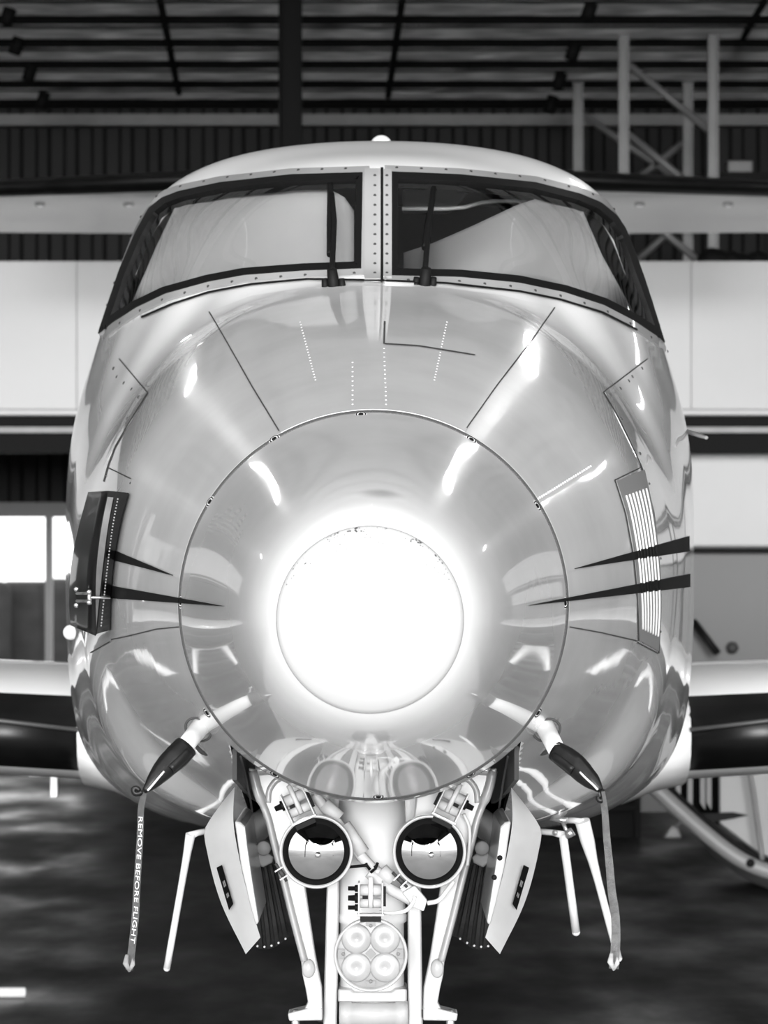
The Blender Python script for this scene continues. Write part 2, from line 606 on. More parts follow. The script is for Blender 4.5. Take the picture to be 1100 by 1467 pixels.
# mezzanine: white fascia on a dark beam, office below on the right
mez = struct(obj('mezzanine_deck', box((-9, 27.2, 3.80), (9, 32.6, 3.90)), M['grey_panel']))
zt, zb = P(0, 374, 27).z, P(0, 592, 27).z
zt2 = P(0, 379, 27).z
for i in range(-4, 4):
    obj('fascia_panel', box((i * 2.2 + .0005, 27, zb), (i * 2.2 + 2.1995, 27.08, zt)), M['fascia'], mez, bevel=.003, seg=1)
obj('fascia_trim', box((-9, 26.97, zb - .02), (9, 27.06, zb + .03)), M['fascia'], mez, bevel=.01)
obj('beam', box((-9, 27.02, P(0, 648, 27).z), (9, 27.3, zb - .02)), M['dark_steel'], mez)
obj('beam_flange', box((-9, 26.98, P(0, 620, 27).z), (9, 27.02, P(0, 612, 27).z)), M['grey_steel'], mez)
for x in (-8.5, 4.6, 8.5):
    obj('post', box((x - .06, 27.05, 0), (x + .06, 27.2, P(0, 648, 27).z)), M['dark_steel'], mez)
off = struct(obj('wall_office', box((P(820, 0, 27.4).x, 27.4, P(0, 785, 27.4).z), (8.5, 27.6, P(0, 646, 27.4).z)), M['fascia'], bevel=.02))
obj('wall_office_lower', box((P(820, 0, 27.4).x, 27.5, 0.0), (8.5, 27.6, P(0, 785, 27.4).z)), M['grey_panel'], off)
obj('office_rail', box((P(820, 0, 27.4).x, 27.38, P(0, 792, 27.4).z), (8.5, 27.5, P(0, 786, 27.4).z)), M['dark_steel'], off)

# pallet racks standing on the mezzanine
def rack_frame(name, label, xl, xr, ytop, Y, diags, w=.066):
    t = thing(name, label, 'rack', (P((xl + xr) / 2, 0, Y).x, Y, 3.90), 'pallet rack frames on the mezzanine')
    zt = P(0, ytop, Y).z
    for x in (xl, xr):
        bm = bmesh.new()
        X = P(x, 0, Y).x
        add_box(bm, (X, Y, (zt + 3.9) / 2), (w, .012, zt - 3.9))
        for s in (-1, 1):
            add_box(bm, (X + s * w / 2, Y - .025, (zt + 3.9) / 2), (.012, .06, zt - 3.9))
        add_box(bm, (X, Y, 3.91), (w * 1.7, .1, .02))
        obj('upright', bm, M['rack'], t)
    for a, b in diags:
        obj('brace', tube([P(a[0], a[1], Y), P(b[0], b[1], Y)], .03, 6), M['rack'], t)
    return t
rack_frame('pallet_rack', 'near grey pallet rack frame with two tall uprights on the white mezzanine', 893, 1021, 50, 28.6,
           (((900, 92), (1014, 186)), ((900, 192), (1014, 286)), ((900, 290), (1010, 382))))
rack_frame('pallet_rack', 'far dimmer pallet rack frame standing behind the nearer one', 828, 985, 118, 31.5,
           (((836, 165), (978, 262)), ((978, 205), (905, 262)), ((978, 315), (905, 380))), .07)
t = thing('storage_box', 'pale square storage box on the rack beside the right upright', 'box', P(1055, 385, 28.8))
obj('carton', box(P(1042, 256, 28.8), P(1073, 236, 29.1)), M['grey_panel'], t, bevel=.01)
obj('shelf_board', box(P(1030, 262, 28.72), P(1120, 256, 29.2)), M['dark_steel'], t)
obj('stand_leg', box((P(1100, 0, 28.9).x - .03, 28.9, 3.9), (P(1100, 0, 28.9).x + .03, 28.95, P(0, 262, 28.9).z)), M['dark_steel'], t)
bm = bmesh.new()
for i in range(14):
    g = bmesh.ops.create_icosphere(bm, subdivisions=2, radius=random.uniform(.06, .13))
    q = P(random.uniform(1010, 1095), 368, 27.6)
    q.z = 3.96 + random.uniform(0, .06)
    bmesh.ops.translate(bm, verts=g['verts'], vec=q)
o = tag(obj('tarpaulin', bm, M['black'], smooth=True), 'crumpled black tarpaulin lying on the mezzanine edge at right', 'tarpaulin')

# ------------------------------------------------------------------ the aircraft: hull shape
def axis_x(Y):
    return -0.0224 + 0.0038 * (Y - 8.05)

NH = 121
def contour(pts, Y):
    """Half outline (offset from axis, row) at depth Y, top to bottom -> NH evenly spaced world (dx, z)."""
    p = np.array(pts, float)
    w = np.stack([p[:, 0] / F * Y, CAM_H - (p[:, 1] - YH) / F * Y], 1)
    full = np.vstack([w, w[-2:0:-1] * [-1, 1]])
    c = crom(full, 4 * (NH - 1), True)
    # first half: from the top centre to the bottom centre
    k = int(np.argmin(np.abs(c[:, 0]) + 1e3 * (c[:, 1] > c[:, 1].mean())))
    h = c[:k + 1]
    d = np.r_[0, np.cumsum(np.linalg.norm(np.diff(h, axis=0), axis=1))]
    s = np.linspace(0, d[-1], NH)
    h = np.stack([np.interp(s, d, h[:, j]) for j in range(2)], 1)
    h[0, 0] = h[-1, 0] = 0
    return h

th = np.linspace(0, math.pi, 25)
CJ = [(278 * math.sin(a), 867 - 278 * math.cos(a)) for a in th]
def sup(top, cy, hw, bot, nu, nl):
    pts = []
    for a in np.linspace(0, math.pi, 33):
        s, c = math.sin(a), math.cos(a)
        n = nu if c > 0 else nl
        x = hw * abs(s) ** (2 / n)
        y = cy - (cy - top) * abs(c) ** (2 / n) if c > 0 else cy + (bot - cy) * abs(c) ** (2 / n)
        pts.append((x, y))
    pts[0] = (0, top)
    pts[-1] = (0, bot)
    return pts
SECT = [
    (8.05, CJ),
    (8.55, sup(527, 848, 338, 1168, 2.0, 2.05)),
    (9.15, sup(462, 818, 395, 1186, 2.08, 2.25)),
    (9.68, [(0, 413), (100, 421), (200, 448), (300, 522), (370, 622), (413, 732), (424, 800), (417, 932), (394, 1042), (340, 1122), (240, 1172), (120, 1188), (0, 1192)]),
    (9.78, [(0, 400), (100, 409), (200, 440), (303, 518), (373, 620), (416, 730), (427, 797), (420, 930), (397, 1042), (342, 1123), (242, 1173), (120, 1188), (0, 1192)]),
    (9.97, [(0, 322), (80, 332), (150, 356), (210, 396), (252, 442), (315, 507), (382, 612), (424, 725), (434, 795), (428, 930), (405, 1045), (350, 1126), (250, 1174), (125, 1189), (0, 1193)]),
    (10.17, [(0, 243), (100, 252), (180, 286), (240, 340), (284, 398), (318, 452), (354, 514), (402, 608), (435, 715), (441, 795), (435, 930), (414, 1050), (358, 1130), (255, 1177), (128, 1190), (0, 1194)]),
    (10.5, [(0, 216), (120, 224), (218, 254), (288, 305), (325, 360), (352, 418), (374, 473), (398, 535), (425, 612), (443, 710), (446, 790), (442, 930), (424, 1050), (372, 1132), (268, 1180), (130, 1192), (0, 1195)]),
    (11.0, [(0, 205), (120, 211), (212, 227), (275, 251), (317, 280), (341, 312), (361, 362), (383, 426), (399, 480), (415, 530), (433, 590), (443, 645), (447, 705), (447.5, 800), (446.5, 900), (440, 1000), (427, 1060), (400, 1108), (345, 1150), (284, 1175), (140, 1192), (0, 1196)]),
]
secs = [(Y, contour(p, Y)) for Y, p in SECT]
c11 = secs[-1][1]
zc = 1.76
def scaled(f, dz=0):
    return np.stack([c11[:, 0] * f, (c11[:, 1] - zc) * f + zc + dz], 1)
secs += [(11.6, scaled(.995)), (16.5, scaled(.985)), (19.5, scaled(.66, .25)), (23.6, scaled(.16, .72))]
SY = np.array([s[0] for s in secs])
SX = np.stack([s[1][:, 0] for s in secs])
SZ = np.stack([s[1][:, 1] for s in secs])
Yq = np.r_[np.arange(8.05, 11.6, 0.025), np.arange(11.6, 17, .3), np.arange(17.1, 23.61, .25)]
HX = np.stack([pchip(SY, SX[:, j], Yq) for j in range(NH)], 1)
HZ = np.stack([pchip(SY, SZ[:, j], Yq) for j in range(NH)], 1)
def soften(A, sg):
    k = np.exp(-np.arange(-6, 7) ** 2 / (2. * sg * sg))
    k /= k.sum()
    ext = np.concatenate([A[:, 6:0:-1], A, A[:, -2:-8:-1]], 1)
    return np.stack([np.convolve(r, k, 'valid') for r in ext])
HX0 = np.concatenate([-HX[:, 6:0:-1], HX, -HX[:, -2:-8:-1]], 1)
_k = np.exp(-np.arange(-6, 7) ** 2 / (2. * 2.0 ** 2))
_k /= _k.sum()
HX = np.stack([np.convolve(r, _k, 'valid') for r in HX0])
HZ = soften(HZ, 2.0)
nf = int((Yq < 11.6).sum())
for A in (HX, HZ):
    B = A.copy()
    for i in range(3, nf - 3):
        B[i] = (A[i - 2:i + 3] * np.array([.1, .22, .36, .22, .1])[:, None]).sum(0)
    A[:] = B
hverts, hfaces = [], []
ring = 2 * (NH - 1)
for i, Y in enumerate(Yq):
    ax = axis_x(Y)
    for j in range(NH):
        hverts.append((ax + HX[i, j], Y, HZ[i, j]))
    for j in range(NH - 2, 0, -1):
        hverts.append((ax - HX[i, j], Y, HZ[i, j]))
for i in range(len(Yq) - 1):
    for j in range(ring):
        j2 = (j + 1) % ring
        hfaces.append((i * ring + j, i * ring + j2, (i + 1) * ring + j2, (i + 1) * ring + j))

# radome: a blunt bowl whose centre drops towards the tip
RJ = 278 / F * 8.05
RS = np.array([0, .05, .10, .15, .178, .20, .22, .24, .26, .29, .33, .37, RJ])
RD = np.array([0, .10, .28, .70, 1.30, 2.1, 3.0, 3.8, 4.4, 5.0, 5.2, 5.0, 4.4])      # fore-and-aft run per unit of radius
rfine = np.linspace(0, RJ, 400)
yfine = np.r_[0, np.cumsum(pchip(RS, RD, (rfine[1:] + rfine[:-1]) / 2) * np.diff(rfine))]
RT = 8.05 - yfine[-1]
zj = P(535, 867, 8.05).z
ztip = P(535, 889, RT + .05).z
def radome_ring(r):
    d = float(np.interp(r, rfine, yfine))
    k = d / yfine[-1]
    return r, RT + d, ztip + (zj - ztip) * k
rverts, rfaces = [(axis_x(RT), RT, ztip)], []
RN = 144
rr = [RJ * t for t in np.linspace(.012, 1, 90)]
for r in rr:
    r, Y, z = radome_ring(r)
    for k in range(RN):
        a = 2 * math.pi * k / RN
        rverts.append((axis_x(Y) + r * math.sin(a), Y, z + r * math.cos(a)))
for k in range(RN):
    rfaces.append((0, 1 + k, 1 + (k + 1) % RN))
for i in range(len(rr) - 1):
    for k in range(RN):
        k2 = (k + 1) % RN
        rfaces.append((1 + i * RN + k, 1 + (i + 1) * RN + k, 1 + (i + 1) * RN + k2, 1 + i * RN + k2))

bv_all = BVHTree.FromPolygons([Vector(v) for v in hverts] + [Vector(v) for v in rverts],
                              hfaces + [tuple(q + len(hverts) for q in f) for f in rfaces])
EYE = Vector((0, 0, CAM_H))
def cast(px, py):
    """Point and outward normal of the hull under a photograph pixel."""
    d = (P(px, py, 10) - EYE).normalized()
    loc, nor, _, _ = bv_all.ray_cast(EYE, d)
    if loc is None:
        q = P(px, py, 10.9)
        loc, nor, _, _ = bv_all.find_nearest(q)
    if nor.dot(d) > 0:
        nor = -nor
    return loc, nor

def grid_patch(bm, A, B, lift, nv, mi=0, skirt=0.0, push=None):
    """Surface ruled between pixel curves A and B (same count), laid on the hull and lifted off it."""
    rows = []
    for t in np.linspace(0, 1, nv):
        row = []
        for a, b in zip(A, B):
            l, n = cast(*(np.array(a) * (1 - t) + np.array(b) * t))
            q = l + n * lift
            if push:
                pp = push[0] + (push[1] - push[0]) * t
                q = EYE + (q - EYE) * ((q.y + pp) / q.y)
            row.append(bm.verts.new(q))
        rows.append(row)
    for i in range(nv - 1):
        for k in range(len(A) - 1):
            f = bm.faces.new((rows[i][k], rows[i][k + 1], rows[i + 1][k + 1], rows[i + 1][k]))
            f.material_index = mi
            f.smooth = True
    if skirt:
        loop = rows[0] + [r[-1] for r in rows[1:]] + rows[-1][-2::-1] + [r[0] for r in rows[-2:0:-1]]
        dn = []
        for v in loop:
            _, n, _, _ = bv_all.find_nearest(v.co)
            if n.dot(v.co - Vector((0, v.co.y, zc))) < 0:
                n = -n
            dn.append(bm.verts.new(v.co - n * skirt))
        loop = [bm.verts.new(v.co) for v in loop]       # own vertices, so the sheet keeps its smooth normals to the edge
        for k in range(len(loop)):
            f = bm.faces.new((loop[k], loop[(k + 1) % len(loop)], dn[(k + 1) % len(loop)], dn[k]))
            f.material_index = mi
    return rows

def ribbon_on_hull(bm, pts, w, lift, n=None, mi=0, thick=0.0, w2=None):
    """Strip of pixel width w (to w2) along a pixel polyline, lying on the hull."""
    p = np.array(pts, float)
    L = np.linalg.norm(np.diff(p, axis=0), axis=1).sum()
    n = n or max(3, int(L / 6))
    c = poly(p, n)
    t = np.gradient(c, axis=0)
    t /= np.linalg.norm(t, axis=1)[:, None]
    nn = np.stack([-t[:, 1], t[:, 0]], 1)
    ww = np.linspace(w, w if w2 is None else w2, n)[:, None]
    grid_patch(bm, c - nn * ww / 2, c + nn * ww / 2, lift, 2, mi, skirt=thick)

# outlines of the two windscreen openings (outer edge of the rubber seal)
LW_TOP = [(146, 476), (175, 390), (198, 336), (217, 301), (235, 287), (259, 278), (317, 266), (418, 255), (518, 252)]
LW_BOT = [(146, 476), (163, 462), (196, 441), (238, 421), (300, 404), (351, 395), (434, 389), (516, 386)]
RW_TOP = [(562, 251), (658, 255), (765, 266), (829, 282), (858, 294), (880, 312), (896, 336), (914, 388), (934, 442), (949, 488)]
RW_BOT = [(562, 396), (658, 398), (743, 406), (807, 419), (863, 437), (906, 459), (936, 479), (949, 488)]

def offset_curve(pts, d):
    p = np.array(pts, float)
    t = np.gradient(p, axis=0)
    t /= np.linalg.norm(t, axis=1)[:, None] + 1e-9
    return p + np.stack([-t[:, 1], t[:, 0]], 1) * d

def inside(poly_, x, y):
    r = False
    j = len(poly_) - 1
    for i in range(len(poly_)):
        xi, yi = poly_[i]
        xj, yj = poly_[j]
        if (yi > y) != (yj > y) and x < (xj - xi) * (y - yi) / (yj - yi) + xi:
            r = not r
        j = i
    return r
LW = [tuple(p) for p in LW_TOP] + [tuple(p) for p in reversed(LW_BOT)]
RW = [tuple(p) for p in RW_TOP] + [tuple(p) for p in reversed(RW_BOT)]

def shrink(poly_, d):
    """Ring of pixel points moved d pixels inwards."""
    p = np.array(poly_, float)
    q = poly
    n = len(p)
    out = []
    area = sum(p[i][0] * p[(i + 1) % n][1] - p[(i + 1) % n][0] * p[i][1] for i in range(n))
    sg = 1 if area > 0 else -1
    for i in range(n):
        a = p[i] - p[i - 1]
        b = p[(i + 1) % n] - p[i]
        a /= np.linalg.norm(a) + 1e-9
        b /= np.linalg.norm(b) + 1e-9
        na = np.array([-a[1], a[0]]) * sg
        nb = np.array([-b[1], b[0]]) * sg
        m = na + nb
        m /= np.linalg.norm(m) + 1e-9
        k = d / max(.45, m.dot(na))
        out.append(p[i] + m * k)
    return np.array(out)

def loop_even(top, bot, n):
    """Closed pixel outline of a window, evenly resampled, corners kept."""
    a = poly(top, n)
    b = poly(list(reversed(bot)), n)
    side = poly([top[-1], bot[-1]], 12)[1:-1] if np.linalg.norm(np.array(top[-1]) - np.array(bot[-1])) > 2 else np.zeros((0, 2))
    side0 = poly([bot[0], top[0]], 12)[1:-1] if np.linalg.norm(np.array(top[0]) - np.array(bot[0])) > 2 else np.zeros((0, 2))
    pts = [a]
    if len(side):
        pts.append(side)
    k = 1 if not len(side) else 0
    pts.append(b[k:] if len(side0) else b[k:-1])
    if len(side0):
        pts.append(side0)
    return np.vstack(pts)

# hull faces: leave out the two window openings and the nose gear bay
LWs = [tuple(p) for p in shrink(LW, 0.5)]
RWs = [tuple(p) for p in shrink(RW, 0.5)]
keep_white, keep_hull = [], []
hv = np.array(hverts)
for f in hfaces:
    c = hv[list(f)].mean(0)
    px = CX + c[0] / c[1] * F
    py = YH - (c[2] - CAM_H) / c[1] * F
    if 9.6 < c[1] < 11.3 and py < 520 and (inside(LWs, px, py) or inside(RWs, px, py)):
        continue
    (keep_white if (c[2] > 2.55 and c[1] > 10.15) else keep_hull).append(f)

plane = thing('turboprop_aircraft', 'twin turboprop aircraft seen nose-on with a bulbous grey radome and white nose gear lamps', 'aircraft', (0, 8.95, 0))

def raw_mesh(name, verts, faces, m, parent, smooth=True):
    used = sorted({q for f in faces for q in f})
    ix = {q: i for i, q in enumerate(used)}
    me = bpy.data.meshes.new(name)
    me.from_pydata([verts[q] for q in used], [], [tuple(ix[q] for q in f) for f in faces])
    for k in (m if isinstance(m, list) else [m]):
        me.materials.append(k)
    me.update()
    if smooth:
        me.shade_smooth()
    o = bpy.data.objects.new(name, me)
    C.objects.link(o)
    o.parent = parent
    o.matrix_parent_inverse = Matrix.Translation(-Vector(parent.location))
    return o

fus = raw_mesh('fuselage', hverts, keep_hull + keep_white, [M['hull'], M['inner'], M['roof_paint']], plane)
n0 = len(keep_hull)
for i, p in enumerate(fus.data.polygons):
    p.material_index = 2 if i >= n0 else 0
# make normals point outwards (from_pydata keeps the winding)
bm = bmesh.new()
bm.from_mesh(fus.data)
bm.faces.ensure_lookup_table()
ref = max(bm.faces, key=lambda f: f.calc_center_median().z)
if ref.normal.z < 0:
    bmesh.ops.reverse_faces(bm, faces=bm.faces[:])
bm.to_mesh(fus.data)
bm.free()
# nose gear bay: cut along straight lines and take the belly skin out between them
bm = bmesh.new()
bm.from_mesh(fus.data)
BX = axis_x(9.1)
for co, no in (((BX - .315, 0, 0), (1, 0, 0)), ((BX + .315, 0, 0), (1, 0, 0)), ((0, 8.1625, 0), (0, 1, 0)), ((0, 10.0875, 0), (0, 1, 0))):
    near = [f for f in bm.faces if 8.0 < f.calc_center_median().y < 10.4 and f.calc_center_median().z < 1.4 and abs(f.calc_center_median().x - BX) < .34]
    bmesh.ops.bisect_plane(bm, geom=near + list({e for f in near for e in f.edges}) + list({v for f in near for v in f.verts}), plane_co=co, plane_no=no)
out = [f for f in bm.faces if 8.1625 < f.calc_center_median().y < 10.0875 and f.calc_center_median().z < 1.3 and abs(f.calc_center_median().x - BX) < .315]
bmesh.ops.delete(bm, geom=out, context='FACES')
bm.to_mesh(fus.data)
bm.free()
sol = fus.modifiers.new('skin', 'SOLIDIFY')
sol.thickness = 0.012
sol.offset = -1
sol.material_offset = 1
sol.material_offset_rim = 1

rad = raw_mesh('radome', rverts, rfaces, M['radome'], plane)
rad['label'] = 'smooth domed radome'
bm = bmesh.new()
bm.from_mesh(rad.data)
bmesh.ops.recalc_face_normals(bm, faces=bm.faces[:])
bm.faces.ensure_lookup_table()
if bm.faces[0].normal.y > 0:
    bmesh.ops.reverse_faces(bm, faces=bm.faces[:])
# a rolled edge at the joint leaves a real gap to the nose skin
edge = [e for e in bm.edges if e.is_boundary]
g = bmesh.ops.extrude_edge_only(bm, edges=edge)
for v in [q for q in g['geom'] if isinstance(q, bmesh.types.BMVert)]:
    v.co.y += .02
    a = axis_x(8.05)
    v.co.x = a + (v.co.x - a) * .97
    v.co.z = zj + (v.co.z - zj) * .97
bm.to_mesh(rad.data)
bm.free()
bm = bmesh.new()
edge_c = [(535 + 278.6 * math.sin(a), 867 - 278.6 * math.cos(a)) for a in np.linspace(0, 2 * math.pi, 181)]
zz = [P(x, y, 8.05) for x, y in edge_c[:-1]]
add_tube(bm, zz + [zz[0]], .0021, 6, caps=False)
obj('radome_joint', bm, M['seam'], plane)

# erosion cap glued on the radome tip
bm = bmesh.new()
capr = 134 / F * (RT + .05)
prev = None
for t in np.r_[0, np.linspace(.1, 1, 24)]:
    r = capr * t
    r_, Y, z = radome_ring(r)
    lift = .0022 if t < .999 else .0015
    rg = [bm.verts.new((axis_x(Y) + r * math.sin(a), Y - lift, z + r * math.cos(a))) for a in np.linspace(0, 2 * math.pi, 97)[:-1]] if t > 0 else [bm.verts.new((axis_x(Y), Y - lift, z))]
    if prev is not None:
        for k in range(96):
            if len(prev) == 1:
                f = bm.faces.new((prev[0], rg[k], rg[(k + 1) % 96]))
            else:
                f = bm.faces.new((prev[k], rg[k], rg[(k + 1) % 96], prev[(k + 1) % 96]))
            f.smooth = True
    prev = rg
g = [bm.verts.new(v.co + Vector((0, .004, 0))) for v in prev]
for k in range(96):
    bm.faces.new((prev[k], g[k], g[(k + 1) % 96], prev[(k + 1) % 96]))
o = obj('erosion_cap', bm, M['cap'], plane)
bm = bmesh.new()
r_, Y, z = radome_ring(capr)
rim = [(axis_x(Y) + capr * 1.004 * math.sin(a), Y - .0004, z + capr * 1.004 * math.cos(a)) for a in np.linspace(0, 2 * math.pi, 121)]
add_tube(bm, rim, .0007, 6, caps=False)
obj('cap_sealant', bm, M['grey_steel'], o)
o['label'] = 'matt white round cap on the radome tip, chipped along its upper edge'
# a faint smudge of dirt in the radome paint above the cap
nt = M['radome'].node_tree
geo = nt.nodes.new('ShaderNodeNewGeometry')
sub = nt.nodes.new('ShaderNodeVectorMath')
sub.operation = 'SUBTRACT'
sub.inputs[1].default_value = cast(546, 707)[0]
scl = nt.nodes.new('ShaderNodeVectorMath')
scl.operation = 'MULTIPLY'
scl.inputs[1].default_value = (1, 1, 2.2)
ln = nt.nodes.new('ShaderNodeVectorMath')
ln.operation = 'LENGTH'
nt.links.new(geo.outputs['Position'], sub.inputs[0])
nt.links.new(sub.outputs[0], scl.inputs[0])
nt.links.new(scl.outputs[0], ln.inputs[0])
mr = nt.nodes.new('ShaderNodeMapRange')
mr.interpolation_type = 'SMOOTHSTEP'
mr.inputs['From Min'].default_value = .055
mr.inputs['From Max'].default_value = .005
mr.inputs['To Max'].default_value = .45
nt.links.new(ln.outputs['Value'], mr.inputs['Value'])
mxs = nt.nodes.new('ShaderNodeMix')
mxs.data_type = 'RGBA'
mxs.inputs[7].default_value = (.05, .05, .05, 1)
bs = nt.nodes['Principled BSDF']
src = bs.inputs['Base Color'].links[0].from_socket
nt.links.new(mr.outputs[0], mxs.inputs[0])
nt.links.new(src, mxs.inputs[6])
nt.links.new(mxs.outputs[2], bs.inputs['Base Color'])

# fasteners round the radome joint
fast = None
def fastener(px, py, s=1.0):
    l, n = cast(px, py)
    n = (n + Vector((0, -.35, 0))).normalized()        # the dimples face a little forward
    bm = bmesh.new()
    add_lathe(bm, [(0, .0022), (.0040 * s, .0022), (.0044 * s, .0012)], l, n, 12, mi=0)
    add_lathe(bm, [(.0044 * s, .0012), (.0062 * s, .0012)], l, n, 16, mi=2)
    add_lathe(bm, [(.0062 * s, .0013), (.0074 * s, .0018), (.0084 * s, .0013)], l, n, 16, mi=0)
    add_lathe(bm, [(.0084 * s, .0010), (.0098 * s, .0)], l, n, 16, mi=2)
    return obj('fastener', bm, [M['matt_black'], M['black'], M['hull']], plane)
for q in ((517, 594), (393, 629), (675, 630), (301, 719), (769, 725), (259, 863), (809, 864), (297, 1021), (770, 1021), (394, 1109), (674, 1109), (542, 1141)):
    fastener(*q, 1.35)

# seams, rivets and access panels of the nose
arc = lambda a0, a1, n, r=280: [(535 + r * math.sin(math.radians(a)), 867 - r * math.cos(math.radians(a))) for a in np.linspace(a0, a1, n)]
TOPB = poly([(300, 447), (360, 424), (440, 412), (541, 410), (640, 413), (720, 424), (794, 441)], 60)
BOTB = np.array(arc(-28.2, 27.8, 60))
bm = bmesh.new()
grid_patch(bm, TOPB, BOTB, .0012, 40, skirt=.0012)
obj('upper_nose_panel', bm, M['hull'], plane)
bm = bmesh.new()
for pts in (((300, 447), (325, 490), (360, 552), (400, 618)), ((794, 441), (760, 490), (712, 552), (668, 614))):
    ribbon_on_hull(bm, pts, 1.8, .0018)
obj('panel_seam', bm, M['seam'], plane)
bm = bmesh.new()
ribbon_on_hull(bm, [(551, 462), (550, 494)], 2.6, .0034)
ribbon_on_hull(bm, [(551, 494), (600, 497), (680, 510)], 1.6, .0034)
obj('panel_seam', bm, M['seam'], plane)

def side_panel(name, corners_a, corners_b, n, nv, lift=.0012, m='hull', seam=True):
    bm = bmesh.new()
    A, B = poly(corners_a, n), poly(corners_b, n)
    grid_patch(bm, A, B, lift, nv, skirt=lift)
    o = obj(name, bm, M[m], plane)
    return o
# panel outlines left and right, taken on the hull
def seams(lines, w=1.7, lift=.0016):
    bm = bmesh.new()
    for l in lines:
        ribbon_on_hull(bm, l, w, lift)
    return obj('panel_seam', bm, M['seam'], plane)
side_panel('access_door', [(172, 516), (211, 563)], [(138, 625), (153, 661)], 40, 40)
side_panel('access_door', [(866, 562), (926, 516)], [(918, 668), (958, 640)], 40, 40)
seams([((171, 514), (212, 563)), ((212, 563), (187, 603), (165, 641), (155, 668), (149, 690)), ((155, 670), (188, 686))])
seams([((864, 562), (927, 514)), ((864, 562), (885, 598), (905, 640), (918, 668), (925, 690)), ((880, 688), (919, 669))])
seams([((257, 898), (225, 901), (180, 912), (160, 916)), ((158, 919), (130, 935))])
seams([((815, 898), (860, 906), (912, 918)), ((912, 920), (942, 936)), ((880, 688), (895, 735), (907, 800), (913, 860), (914, 918)), ((925, 690), (936, 735), (943, 800), (946, 870), (943, 936))])
seams([((345, 1082), (352, 1110), (360, 1150), (364, 1182)), ((727, 1082), (720, 1120), (711, 1180))], 3.0)

riv_bm = bmesh.new()
def rivet(px, py, r=.0026, bm=riv_bm):
    l, n = cast(px, py)
    add_lathe(bm, [(r, 0), (r * .8, r * .6), (0, r * .8)], l, n, 6)
for x, y in ((163, 528), (168, 540), (178, 549), (189, 558), (199, 569), (183, 600), (905, 540), (919, 528), (900, 546), (888, 557), (873, 566), (889, 600), (916, 650)):
    rivet(x, y, .0055)
for x, y in ((886, 692), (897, 687), (909, 682), (922, 677), (930, 693), (887, 693), (904, 760), (914, 828), (915, 900), (921, 920), (932, 926), (941, 930), (946, 800), (946, 905), (187, 692), (152, 682)):
    rivet(x, y, .0035)
obj('panel_screw', riv_bm, M['seam'], plane)['kind'] = 'stuff'
riv_bm = bmesh.new()
for (a, b, n) in (((430, 462), (452, 545), 22), ((640, 462), (622, 545), 22), ((770, 715), (846, 668), 26), ((550, 500), (553, 580), 14), ((505, 520), (505, 580), 10)):
    for t in np.linspace(0, 1, n):
        rivet(a[0] + (b[0] - a[0]) * t, a[1] + (b[1] - a[1]) * t, .0030, riv_bm)
o = obj('flush_rivets', riv_bm, M['hull'], plane)
o['kind'] = 'stuff'

# ribbed vent panel on the right, with the painted stripes crossing it
def in_stripe(px, py):
    for (x0, y0, x1, ya, yb) in ((822, 815, 990, 767, 789), (757, 867, 991, 821, 841)):
        if px >= x0:
            t = (px - x0) / (x1 - x0)
            if y0 + (ya - y0) * t <= py <= y0 + (yb - y0) * t:
                return True
    return False
VA = poly([(882, 690), (922, 673)], 10)
VB = poly([(915, 917), (942, 933)], 10)
vl = crom([(882, 690), (896, 735), (907, 795), (913, 860), (915, 917)], 40)
vr = crom([(922, 673), (934, 730), (943, 800), (946, 870), (942, 933)], 40)
bm = bmesh.new()
grid_patch(bm, vl, vr, .003, 10, skirt=.003)
M['vent'] = mat('grey_vent_base', .16, .6)  # base kept darker than the ribs for contrast
vent = obj('vent_panel', bm, M['vent'], plane)
for k in range(7):
    t = .13 + .125 * k
    c = vl * (1 - t) + vr * t
    i0, i1 = 4, 37
    pts = []
    for x, y in poly(c[i0:i1], 90):
        l, n = cast(x, y)
        pts.append((l + n * .0045, x, y))
    bm = bmesh.new()
    rg = add_tube(bm, [q[0] for q in pts], .0026, 8)
    bm.faces.ensure_lookup_table()
    for f in bm.faces:
        cc = f.calc_center_median()
        f.material_index = 1 if in_stripe(CX + cc.x / cc.y * F, YH - (cc.z - CAM_H) / cc.y * F) else 0
    obj('vent_rib', bm, [M['rib_white'], M['stripe']], vent)

# tapered black stripes
def stripe(tip, e0, e1, n=40, lift=.0038):
    bm = bmesh.new()
    A = poly([tip, e0], n)
    B = poly([(tip[0], tip[1] + .6), e1], n)
    grid_patch(bm, A, B, lift, 3, skirt=.002)
    return obj('stripe', bm, M['stripe'], plane)
stripe((249, 824), (150, 782), (150, 799))
stripe((321, 868), (150, 837), (150, 856))
stripe((822, 814.5), (986, 768), (986, 790))
stripe((757, 867), (987, 822), (987, 841))

